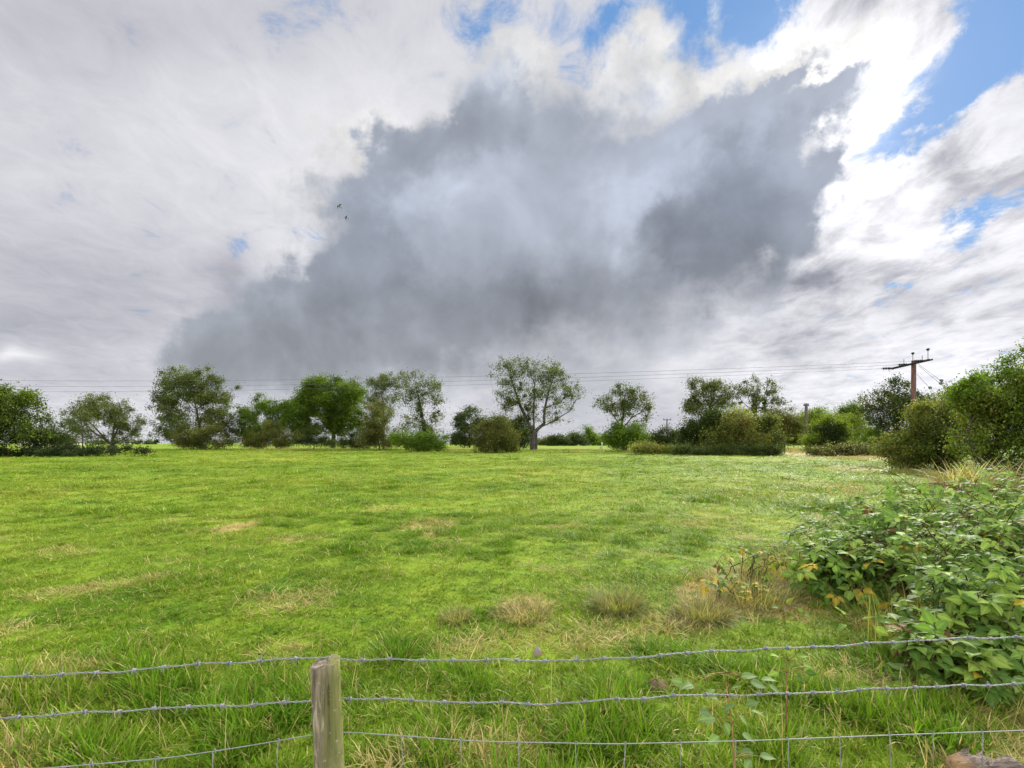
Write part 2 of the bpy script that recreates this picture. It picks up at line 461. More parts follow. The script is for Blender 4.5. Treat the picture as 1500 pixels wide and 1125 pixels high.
def bark_material(name, c1, c2, scale=6.0):
    m, g, out = new_mat(name)
    tc = g.node('ShaderNodeTexCoord').outputs['Object']
    st = g.v('MULTIPLY', tc, (1, 1, 0.25))
    n = g.noise(st, scale, 5, 0.6)
    c = g.mix(g.ramp(n, 0.35, 0.7), (*c1, 1), (*c2, 1))
    c = g.mix(1.0, c, attr(g), 'MULTIPLY')
    p = g.node('ShaderNodeBsdfPrincipled'); p.inputs['Roughness'].default_value = 0.9
    p.inputs['Specular IOR Level'].default_value = 0.15
    g.put(p.inputs['Base Color'], c)
    b = g.node('ShaderNodeBump'); b.inputs['Strength'].default_value = 0.6
    g.put(b.inputs['Height'], n); g.nt.links.new(b.outputs[0], p.inputs['Normal'])
    g.nt.links.new(p.outputs[0], out.inputs[0])
    return m

def plain_material(name, c, rough=0.6, metal=0.0, vary=0.25, scale=20.0, spec=0.4):
    m, g, out = new_mat(name)
    tc = g.node('ShaderNodeTexCoord').outputs['Object']
    n = g.noise(tc, scale, 4, 0.6)
    k = g.m('MULTIPLY_ADD', n, 2 * vary, 1.0 - vary)
    p = g.node('ShaderNodeBsdfPrincipled'); p.inputs['Roughness'].default_value = rough
    p.inputs['Metallic'].default_value = metal; p.inputs['Specular IOR Level'].default_value = spec
    g.put(p.inputs['Base Color'], g.mix(1.0, g.mix(1.0, (*c, 1), g.comb(k, k, k), 'MULTIPLY'), attr(g), 'MULTIPLY'))
    g.nt.links.new(p.outputs[0], out.inputs[0])
    return m

def field_colour(g):
    """what grows where: green, yellowed and dry patches over the pasture, by place on the ground"""
    pos = g.v('MULTIPLY', gpos(g), (1, 1, 0))
    big = g.noise(pos, 0.055, 4, 0.55)
    mid = g.noise(pos, 0.32, 5, 0.6, dist=0.4)
    fine = g.noise(pos, 1.9, 5, 0.65)
    v = g.m('ADD', g.m('MULTIPLY', big, 0.55), g.m('ADD', g.m('MULTIPLY', mid, 0.60), g.m('MULTIPLY', fine, 0.55)))
    c = g.mix(g.ramp(v, 0.62, 0.86), FC_DEEP, FC_GREEN)
    c = g.mix(g.ramp(v, 0.80, 1.08), c, FC_YELLOW)
    # dry thatch: a broad band by the fence, and worn patches in the field
    x, y, _ = g.sep(pos)
    near = g.ramp(y, 6.5, 2.6)
    left = g.ramp(x, 1.2, -1.6)
    dry = g.m('MULTIPLY', near, g.m('MULTIPLY_ADD', left, 0.14, 0.05))
    for (px, py, r, w) in DRY_PATCHES:
        d = depth_for(py); X = (px - 750) / F * d
        q = g.v('LENGTH', g.v('MULTIPLY', g.v('SUBTRACT', pos, (X, d, 0)), (1 / r, 0.55 / r, 0)))
        dry = g.m('ADD', dry, g.m('MULTIPLY', g.ramp(q, 1.3, 0.3), w))
    dn = g.noise(pos, 5.5, 5, 0.68)
    dm = g.ramp(g.m('ADD', dry, g.m('MULTIPLY', g.m('SUBTRACT', dn, 0.5), 1.6)), 0.25, 0.75)
    return c, dm, fine

FC_DEEP = (0.075, 0.160, 0.009, 1)
FC_GREEN = (0.170, 0.255, 0.016, 1)
FC_YELLOW = (0.275, 0.305, 0.036, 1)
FC_DRY = (0.42, 0.33, 0.115, 1)
DRY_PATCHES = [(345, 775, 0.42, 0.8), (630, 770, 0.75, 0.55), (560, 745, 0.7, 0.42), (430, 795, 0.3, 0.4), (770, 895, 0.35, 0.6), (1030, 880, 0.4, 0.5),
               (1100, 870, 0.6, 0.8), (1230, 715, 2.6, 0.42), (1280, 690, 3.5, 0.5), (1300, 672, 6.0, 0.7), (1180, 665, 8.0, 0.7), (870, 700, 3.0, 0.25), (60, 720, 4, .25)]

def ground_material():
    m, g, out = new_mat('pasture')
    c, dm, fine = field_colour(g)
    c = g.mix(dm, c, FC_DRY)
    pos = gpos(g)
    k = g.m('MULTIPLY_ADD', g.noise(pos, 14.0, 5, 0.7), 0.7, 0.55)
    c = g.mix(1.0, c, g.comb(k, k, k), 'MULTIPLY')
    p = g.node('ShaderNodeBsdfPrincipled'); p.inputs['Roughness'].default_value = 0.95
    p.inputs['Specular IOR Level'].default_value = 0.1
    g.put(p.inputs['Base Color'], c)
    b = g.node('ShaderNodeBump'); b.inputs['Strength'].default_value = 0.7; b.inputs['Distance'].default_value = 0.06
    g.put(b.inputs['Height'], g.noise(pos, 6.0, 6, 0.65)); g.nt.links.new(b.outputs[0], p.inputs['Normal'])
    g.nt.links.new(p.outputs[0], out.inputs[0])
    return m

def grass_material():
    m, g, out = new_mat('grass_blades')
    c, dm, fine = field_colour(g)
    t = attr(g)                       # r: shade of the blade, g: dry blade, b: its own greenness
    n = g.node('ShaderNodeSeparateColor'); g.put(n.inputs[0], t)
    sh, dryb, rich = n.outputs
    rnd = objrand(g)
    c = g.mix(g.m('MULTIPLY', rich, 0.55), c, FC_LUSH)
    isdry = g.m('MAXIMUM', g.m('MULTIPLY', dm, g.m('LESS_THAN', g.m('FRACT', g.m('MULTIPLY_ADD', sh, 7.31, rnd)), 0.8)), dryb)
    c = g.mix(isdry, c, g.mix(rnd, FC_DRY, (0.46, 0.37, 0.17, 1)))
    k = g.m('MULTIPLY', g.m('MULTIPLY_ADD', sh, 0.7, 0.62), g.m('MULTIPLY_ADD', rnd, 0.4, 0.8))
    c = g.mix(1.0, c, g.comb(k, k, k), 'MULTIPLY')
    p = g.node('ShaderNodeBsdfPrincipled'); p.inputs['Roughness'].default_value = 0.55
    p.inputs['Specular IOR Level'].default_value = 0.08
    g.put(p.inputs['Base Color'], c)
    tr = g.node('ShaderNodeBsdfTranslucent'); g.put(tr.inputs[0], g.mix(1.0, c, (1.25, 1.25, 0.8, 1), 'MULTIPLY'))
    mx = g.node('ShaderNodeMixShader'); mx.inputs[0].default_value = 0.32
    g.nt.links.new(p.outputs[0], mx.inputs[1]); g.nt.links.new(tr.outputs[0], mx.inputs[2])
    g.nt.links.new(mx.outputs[0], out.inputs[0])
    return m
FC_LUSH = (0.050, 0.205, 0.008, 1)

MAT = {}
MAT['ground'] = ground_material()
MAT['grass'] = grass_material()
MAT['leaf'] = leaf_material('tree_leaves', 0.38, 0.6, 0.15)
MAT['bramble'] = leaf_material('bramble_leaves', 0.38, 0.58, 0.12, ((0.30, 0.36, 0.24, 1), 0.5))
MAT['bark'] = bark_material('bark', (0.05, 0.042, 0.032), (0.13, 0.115, 0.09))
MAT['stem'] = bark_material('twigs', (0.06, 0.035, 0.02), (0.14, 0.10, 0.06), 30)
MAT['pole'] = bark_material('pole_wood', (0.085, 0.048, 0.034), (0.155, 0.085, 0.062), 5)
MAT['farpole'] = bark_material('far_pole_wood', (0.07, 0.055, 0.045), (0.12, 0.10, 0.085), 5)
MAT['wire'] = plain_material('galvanised_wire', (0.235, 0.235, 0.235), 0.6, 0.3, 0.5, 40)
MAT['dark'] = plain_material('dark_fittings', (0.035, 0.033, 0.035), 0.5, 0.2)
MAT['cable'] = plain_material('cable', (0.10, 0.10, 0.11), 0.6)
MAT['paint'] = plain_material('white_paint', (0.78, 0.77, 0.72), 0.6, 0, 0.06)
MAT['render'] = plain_material('house_walls', (0.66, 0.62, 0.54), 0.8, 0, 0.08)
MAT['roof'] = plain_material('roof_tiles', (0.24, 0.20, 0.17), 0.85, 0, 0.2, 3)
MAT['glass'] = plain_material('window_glass', (0.03, 0.035, 0.04), 0.15, 0, 0.1)
MAT['feather'] = plain_material('feathers', (0.13, 0.13, 0.14), 0.8)
MAT['soil'] = plain_material('soil', (0.12, 0.085, 0.045), 0.95, 0, 0.4, 25, 0.1)
MAT['stone'] = plain_material('stone', (0.27, 0.225, 0.18), 0.9, 0, 0.3, 18, 0.2)

# ================================================================ ground
def build_ground():
    rings = np.concatenate([[0.0], np.geomspace(0.25, 3200, 150)])
    na = 220
    th = np.arange(na) * 2 * math.pi / na
    X = rings[1:, None] * np.cos(th); Y = rings[1:, None] * np.sin(th)
    V = np.stack([X, Y, gz(X, Y)], -1).reshape(-1, 3)
    V = np.vstack([V, [0, 0, gz(0, 0)]])
    i, j = np.meshgrid(np.arange(len(rings) - 2), np.arange(na), indexing='ij')
    q = np.stack([i * na + j, (i + 1) * na + j, (i + 1) * na + (j + 1) % na, i * na + (j + 1) % na], -1).reshape(-1, 4)
    c = len(V) - 1
    t = np.array([(c, k, (k + 1) % na) for k in range(na)])
    o = mesh_obj('field', V, [q, t], MAT['ground'], smooth=True)
    o['kind'] = 'structure'
build_ground()

# ================================================================ grass
def tuft_template(kind, seed):
    rng = np.random.default_rng(seed)
    mb = MB()
    n, h, spread, lean, w, dry, rich = {
        'short': (34, 0.065, 0.085, 0.80, 0.0026, 0.12, 0.25), 'turf': (36, 0.045, 0.11, 1.1, 0.0028, 0.20, 0.05),
        'long': (44, 0.125, 0.085, 1.0, 0.0030, 0.05, 0.75), 'mixed': (34, 0.095, 0.10, 1.15, 0.0026, 0.09, 0.35),
        'thatch': (36, 0.10, 0.12, 1.55, 0.0022, 0.85, 0.0), 'stalk': (4, 0.26, 0.06, 0.55, 0.0016, 1.0, 0.0)}[kind]
    for _ in range(n):
        a = rng.uniform(0, 2 * math.pi); r = spread * math.sqrt(rng.uniform())
        base = np.array([r * math.cos(a), r * math.sin(a), -0.01])
        az = a + rng.normal(0, 1.1)
        L = h * rng.uniform(0.5, 1.4); ln = lean * rng.uniform(0.2, 1.5)
        dr = np.array([math.cos(az), math.sin(az), 0]); side = np.array([-dr[1], dr[0], 0])
        ts = np.array([0, 0.35, 0.7, 1.0]); ang = ln * (0.35 + 0.9 * ts) ; ang = np.minimum(ang, 1.9)
        p = [base]
        for k in range(1, 4):
            s = L * (ts[k] - ts[k - 1])
            p.append(p[-1] + s * (dr * math.sin(ang[k]) + np.array([0, 0, math.cos(ang[k])])))
        ws = w * rng.uniform(0.7, 1.3) * np.array([0.8, 1.0, 0.7])
        tw = rng.uniform(-0.5, 0.5)
        sd_ = side * math.cos(tw) + dr * math.sin(tw)
        V = []
        for k in range(3): V += [p[k] - sd_ * ws[k], p[k] + sd_ * ws[k]]
        V.append(p[3])
        d = 1.0 if rng.uniform() < dry else 0.0
        mb.add(V, [(0, 1, 3, 2), (2, 3, 5, 4), (4, 5, 6)], (rng.uniform(), d * rng.uniform(0.6, 1.0), rich * rng.uniform(0.4, 1.2)))
    return mb

TUFTS = bpy.data.collections.new('grass_tufts')       # never linked to the scene: only instanced
def make_templates():
    kinds = ['short', 'short', 'turf', 'turf', 'long', 'long', 'mixed', 'mixed', 'thatch', 'thatch', 'stalk', 'stalk']
    for i, k in enumerate(kinds):
        o = tuft_template(k, 100 + i).build('grass_tuft', MAT['grass'], parent=False)
        o.name = 'grass_tuft.%03d' % i
        TUFTS.objects.link(o)
make_templates()
KIND = {'short': (0, 1), 'turf': (2, 3), 'long': (4, 5), 'mixed': (6, 7), 'thatch': (8, 9), 'stalk': (10, 11)}

def instanced_grass(name, pts, idx, sc, label, cat):
    me = bpy.data.meshes.new(name)
    me.vertices.add(len(pts)); me.vertices.foreach_set('co', np.asarray(pts, np.float32).ravel())
    a = me.attributes.new('pick', 'INT', 'POINT'); a.data.foreach_set('value', np.asarray(idx, np.int32))
    a = me.attributes.new('size', 'FLOAT_VECTOR', 'POINT'); a.data.foreach_set('vector', np.asarray(sc, np.float32).ravel())
    a = me.attributes.new('turn', 'FLOAT_VECTOR', 'POINT')
    t = np.zeros((len(pts), 3), np.float32); t[:, 2] = RNG.uniform(0, 6.283, len(pts))
    t[:, 0] = RNG.normal(0, 0.10, len(pts)); t[:, 1] = RNG.normal(0, 0.10, len(pts))
    a.data.foreach_set('vector', t.ravel())
    me.materials.append(MAT['grass'])
    o = bpy.data.objects.new(name, me); COL.objects.link(o)
    nt = bpy.data.node_groups.new(name, 'GeometryNodeTree')
    nt.interface.new_socket('Geometry', in_out='INPUT', socket_type='NodeSocketGeometry')
    nt.interface.new_socket('Geometry', in_out='OUTPUT', socket_type='NodeSocketGeometry')
    N = nt.nodes.new
    gi, go = N('NodeGroupInput'), N('NodeGroupOutput')
    ci = N('GeometryNodeCollectionInfo'); ci.inputs['Collection'].default_value = TUFTS
    ci.inputs['Separate Children'].default_value = True; ci.inputs['Reset Children'].default_value = True
    ip = N('GeometryNodeInstanceOnPoints'); ip.inputs['Pick Instance'].default_value = True
    def named(n, t):
        k = N('GeometryNodeInputNamedAttribute'); k.data_type = t; k.inputs['Name'].default_value = n
        return [s for s in k.outputs if s.enabled][0]
    L = nt.links.new
    L(gi.outputs[0], ip.inputs['Points']); L(ci.outputs[0], ip.inputs['Instance'])
    L(named('pick', 'INT'), ip.inputs['Instance Index'])
    er = N('FunctionNodeEulerToRotation'); L(named('turn', 'FLOAT_VECTOR'), er.inputs[0]); L(er.outputs[0], ip.inputs['Rotation'])
    L(named('size', 'FLOAT_VECTOR'), ip.inputs['Scale']); L(ip.outputs[0], go.inputs[0])
    md = o.modifiers.new('tufts', 'NODES'); md.node_group = nt
    return tag(o, label, cat, kind='stuff')

def clump(x, y, s, seed):
    """cheap smooth field noise in 0..1"""
    r = np.random.default_rng(seed); v = 0
    for k in range(7):
        a = r.uniform(0, 6.28); f = s * r.uniform(0.6, 2.2)
        v = v + np.sin((x * math.cos(a) + y * math.sin(a)) * f + r.uniform(0, 6.28) + 0.9 * np.sin((x * math.sin(a) - y * math.cos(a)) * f * 0.7))
    return 0.5 + 0.5 * np.tanh(v / 2.4)

def build_grass():
    pts, idx, scs = [], [], []
    def ring(y0, y1, dens, chooser, s0, s1, widen=1.0, umax=1.35):
        xm = y1 * umax + 0.6
        n = int(dens * (y1 - y0) * 2 * xm)
        x = RNG.uniform(-xm, xm, n); y = RNG.uniform(y0, y1, n)
        ok = np.abs(x) < y * umax + 0.6
        x, y = x[ok], y[ok]; n = len(x)
        k, hs = chooser(x, y, n)
        s = RNG.uniform(s0, s1, n)
        keep = k >= 0
        pts.append(np.stack([x, y, gz(x, y) - 0.005], -1)[keep])
        idx.append((k + RNG.integers(0, 2, n))[keep])
        scs.append(np.stack([s * widen, s * widen, s * hs], -1)[keep])
    def near(x, y, n):
        c1 = clump(x, y, 1.7, 1); c2 = clump(x, y, 4.5, 2); c3 = clump(x, y, 0.6, 3); u = RNG.uniform(size=n)
        k = np.full(n, KIND['short'][0])
        nearf = np.clip((5.2 - y) / 2.6, 0, 1)                      # rank grass along the fence
        k = np.where(u < 0.25 + 0.35 * c2, KIND['turf'][0], k)
        k = np.where((c1 > 0.35) & (u > 0.45), KIND['mixed'][0], k)
        lf = nearf * (0.25 + 0.55 * np.clip((x + 1.4) / 2.0, 0, 1))
        k = np.where((c2 * 0.55 + c3 * 0.45 > 0.72 - 0.42 * lf) & (u < 0.55 + 0.4 * lf), KIND['long'][0], k)
        dryf = nearf * (0.30 + 0.45 * np.clip((0.6 - x) / 2.0, 0, 1)) + np.clip((x - 1.2) / 1.2, 0, 1) * np.clip((5.0 - np.abs(y - 5.0)) / 3, 0, 1) * 0.35
        k = np.where((clump(x, y, 2.6, 8) > 0.91 - 0.45 * dryf) & (u > 0.3), KIND['thatch'][0], k)
        k = np.where(RNG.uniform(size=n) < 0.007 + 0.012 * dryf, KIND['stalk'][0], k)
        hs = 0.55 + 0.75 * c1 * c2 + 0.25 * nearf + 0.1 * RNG.normal(size=n)
        return k, np.clip(hs * np.clip(1.0 - (y - 2.7) * 0.28, 0.62, 1.0), 0.3, 1.6)
    ring(0.5, 3.2, 330, near, 0.85, 1.3)
    ring(3.2, 6.0, 210, near, 0.9, 1.4)
    ring(6.0, 11.0, 95, near, 0.9, 1.45, 1.15, 1.2)
    def far(x, y, n):
        c1 = clump(x, y, 0.8, 5); c2 = clump(x, y, 2.2, 6); u = RNG.uniform(size=n)
        k = np.where(u < 0.5, KIND['turf'][0], KIND['short'][0])
        k = np.where((c1 > 0.70) & (u > 0.4), KIND['mixed'][0], k)
        k = np.where((c2 > 0.90) & (c1 > .5) & (u > 0.6), KIND['long'][0], k)
        k = np.where(u > 0.996, KIND['thatch'][0], k)
        return k, np.clip(0.38 + 0.6 * c1 * c2 + 0.10 * RNG.normal(size=n), 0.25, 1.2)
    ring(11.0, 20.0, 26, far, 1.2, 2.0, 1.5, 1.15)
    ring(20.0, 40.0, 7, far, 1.3, 2.2, 2.2, 1.12)
    ring(40.0, 92.0, 1.8, far, 1.4, 2.4, 3.2, 1.1)
    p, i, s = np.concatenate(pts), np.concatenate(idx), np.concatenate(scs)
    # no rank grass where the fence post stands
    instanced_grass('grass', p, i, s, 'short green pasture grass covering the whole field, long beside the fence', 'grass')
build_grass()

# ================================================================ trees and bushes
PAL = {  # mid, light and dark tones of each kind of foliage (true leaf colours)
    'ash': [(0.085, 0.120, 0.040), (0.135, 0.170, 0.065), (0.060, 0.085, 0.026)],
    'oak': [(0.080, 0.140, 0.016), (0.135, 0.205, 0.026), (0.048, 0.090, 0.012)],
    'willow': [(0.080, 0.110, 0.038), (0.120, 0.155, 0.055), (0.055, 0.075, 0.028)],
    'thorn': [(0.100, 0.130, 0.040), (0.145, 0.165, 0.055), (0.062, 0.085, 0.028), (0.125, 0.11, 0.045)],
    'olive': [(0.165, 0.205, 0.052), (0.225, 0.255, 0.070), (0.105, 0.140, 0.040), (0.19, 0.17, 0.060)],
    'dark': [(0.045, 0.070, 0.022), (0.065, 0.095, 0.028), (0.030, 0.050, 0.016)],
    'holly': [(0.030, 0.050, 0.022), (0.045, 0.070, 0.030), (0.022, 0.035, 0.016)],
    'lime': [(0.165, 0.235, 0.030), (0.215, 0.280, 0.045), (0.115, 0.175, 0.024)],
    'green': [(0.100, 0.180, 0.022), (0.150, 0.240, 0.036), (0.065, 0.120, 0.016)],
    'ivy': [(0.040, 0.070, 0.016), (0.065, 0.100, 0.024), (0.028, 0.048, 0.012)],
    'orange': [(0.26, 0.15, 0.035), (0.20, 0.17, 0.04), (0.17, 0.10, 0.03)],
    'dry': [(0.40, 0.32, 0.15), (0.30, 0.23, 0.10), (0.46, 0.40, 0.22), (0.22, 0.22, 0.07)],
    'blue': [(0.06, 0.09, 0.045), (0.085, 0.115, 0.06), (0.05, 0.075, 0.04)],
}
for _k in PAL:
    if _k not in ('dry', 'orange'): PAL[_k] = [(a * 1.04, b * 0.96, c * 0.68) for a, b, c in PAL[_k]]
LEAF_T = np.array([(0, 0, 0), (0.5, 0.42, 0.10), (0, 1.0, -0.04), (-0.5, 0.42, 0.10)])
LEAF_F = np.array([(0, 1, 2, 3)])

def leaves_at(rng, pos, clump_id, pal, length, width, upbias=0.5, jitter=0.22, bright=None):
    n = len(pos)
    pals = np.array(PAL[pal])
    nc = int(clump_id.max()) + 1 if n else 1
    w = rng.dirichlet([0.55] * len(pals), nc)
    cc = (w @ pals) * rng.uniform(0.8, 1.22, (nc, 1))
    col = cc[clump_id] * (1 + jitter * rng.normal(size=(n, 1))).clip(0.45, 1.7) * (1 + 0.06 * rng.normal(size=(n, 3)))
    R = rotmats(rng.uniform(0, 6.283, n), rng.normal(0.1 - 0.35 * upbias, 0.75, n), rng.normal(0, 0.8, n))
    L = length * rng.uniform(0.6, 1.35, n)
    sc = np.stack([L * width, L, L], -1)
    return scatter(LEAF_T, LEAF_F, pos, R, sc, np.clip(col, 0.004, 0.9))

def crown_points(rng, crowns, d, n, shell=0.45, base=None):
    """attractors in a union of ellipsoids given in photograph pixels: cx, cy, rx, ry (, depth shift in rx)"""
    out = []
    wts = np.array([c[2] * c[3] for c in crowns], float); wts /= wts.sum()
    for c, w in zip(crowns, wts):
        k = max(3, int(round(n * w)))
        cx, cy, rx, ry = c[:4]; ds = c[4] if len(c) > 4 else 0.0
        v = rng.normal(size=(k, 3)); v /= np.linalg.norm(v, axis=1, keepdims=True)
        r = np.where(rng.uniform(size=k) < 0.6, rng.uniform(shell, 1, k), rng.uniform(0, 1, k) ** (1 / 2.2))
        v = v * r[:, None]
        s = d / F
        C = P3(cx, cy, d); rd = 0.5 * (rx + ry) * s
        nl = 9                                       # lobes break the outline of each mass
        lv = rng.normal(size=(nl, 3)); lv /= np.linalg.norm(lv, axis=1, keepdims=True)
        lc = lv * rng.uniform(0.55, 0.86, (nl, 1)); lr = rng.uniform(0.24, 0.46, nl)
        li = rng.integers(0, nl, k); m = rng.uniform(size=k) < 0.62
        v = np.where(m[:, None], lc[li] + v * lr[li][:, None], v * 0.86) * 1.06
        v *= np.where(rng.uniform(size=k) < 0.13, rng.uniform(1.05, 1.36, k), 1.0)[:, None]
        p = C + v * np.array([rx * s, rd, ry * s]); p[:, 1] += ds * rx * s
        # keep the outline where the picture has it although the point is nearer or farther
        q = p.copy(); 
        out.append(q)
    return np.concatenate(out)

def grow(rng, trunk, attr_pts, alpha=0.55, seg=None, bend=0.18, limbs=()):
    """connects every attractor to the trunk by branches that fork; returns nodes, parents, tip flags"""
    nodes = [np.array(p, float) for p in trunk]; par = [-1] + list(range(len(trunk) - 1))
    plen = [0.0]
    for i in range(1, len(nodes)): plen.append(plen[-1] + 0.4 * np.linalg.norm(nodes[i] - nodes[i - 1]))
    A = np.asarray(attr_pts); n = len(A)
    best = np.full(n, 1e9); bi = np.zeros(n, int)
    start = max(1, int(len(trunk) * 0.45)) if len(trunk) > 2 else 0
    for L in limbs:                                  # main limbs given point by point
        j = int(np.linalg.norm(np.array(nodes) - L[0], axis=1).argmin())
        for q in L[1:]:
            q0 = nodes[j]
            for t in (0.5, 1.0):
                p = q0 + (q - q0) * t + rng.normal(0, 0.012 * np.linalg.norm(q - q0), 3)
                nodes.append(p); par.append(j); plen.append(plen[j] + 0.5 * np.linalg.norm(p - nodes[j])); j = len(nodes) - 1
    def relax(i0):
        N = np.array(nodes[i0:]); pl = np.array(plen[i0:])
        dv = A[:, None, :] - N[None]
        dist = np.linalg.norm(dv, axis=2)
        down = np.clip(-(dv[..., 2]), 0, None)
        c = dist + alpha * pl[None] + 0.5 * down
        j = c.argmin(1); cj = c[np.arange(n), j]
        m = cj < best
        best[m] = cj[m]; bi[m] = j[m] + i0
    # start from upper trunk only
    N0 = len(nodes)
    hold = nodes[:start], plen[:start]
    relax(start)
    alive = np.ones(n, bool); tip = [-1] * n
    for _ in range(n):
        i = int(np.where(alive, best, 1e9).argmin()); alive[i] = False
        b = bi[i]; p0 = nodes[b]; p1 = A[i]
        dist = np.linalg.norm(p1 - p0)
        k = max(1, int(dist / seg)) if seg else 2
        pd = p0 - nodes[par[b]] if par[b] >= 0 else np.array([0, 0, 1.0])
        pd = pd / (np.linalg.norm(pd) + 1e-9)
        ctrl = p0 + pd * dist * 0.35 + rng.normal(0, bend * dist * 0.35, 3)
        i0 = len(nodes); prev = b
        for t in np.arange(1, k + 1) / k:
            q = (1 - t) ** 2 * p0 + 2 * t * (1 - t) * ctrl + t * t * p1
            nodes.append(q); par.append(prev); plen.append(plen[prev] + np.linalg.norm(q - nodes[prev])); prev = len(nodes) - 1
        tip[i] = prev
        best[i] = 1e9
        keep = best.copy()
        relax(i0)
        best[~alive] = 1e9
    return np.array(nodes), np.array(par), np.array(tip)

def branch_mesh(nodes, par, r_tip, r_base, expo=2.3, cols=None):
    n = len(nodes)
    acc = np.zeros(n); r = np.zeros(n)
    ch = np.zeros(n, int)
    for i in range(n):
        if par[i] >= 0: ch[par[i]] += 1
    for i in range(n - 1, -1, -1):
        r[i] = (acc[i]) ** (1 / expo) if acc[i] > 0 else r_tip
        if par[i] >= 0: acc[par[i]] += r[i] ** expo
    s = r_base / max(r[0], 1e-6)
    # scale the thick end to the asked trunk radius, leave twigs as they are
    k = np.log(r / r_tip + 1e-9) / max(np.log(r[0] / r_tip), 1e-6)
    r = r * np.power(s, np.clip(k, 0, 1) ** 2.5)
    V, Fq = [], []
    th = np.arange(5) * 2 * math.pi / 5
    cnt = 0
    for i in range(n):
        p = par[i]
        if p < 0: continue
        a, b = nodes[p], nodes[i]; dv = b - a; L = np.linalg.norm(dv)
        if L < 1e-6: continue
        dv /= L
        u = np.cross(dv, (0.31, 0.17, 0.93)); u /= np.linalg.norm(u) + 1e-9; w = np.cross(dv, u)
        ring = np.cos(th)[:, None] * u + np.sin(th)[:, None] * w
        ra = min(r[p], r[i] * 1.45) if par[p] >= 0 or ch[p] > 1 else r[p]
        V.append(a - dv * ra * 0.3 + ring * ra); V.append(b + ring * r[i])
        for j in range(5):
            Fq.append((cnt + j, cnt + (j + 1) % 5, cnt + 5 + (j + 1) % 5, cnt + 5 + j))
        cnt += 10
    return np.concatenate(V), np.array(Fq), r

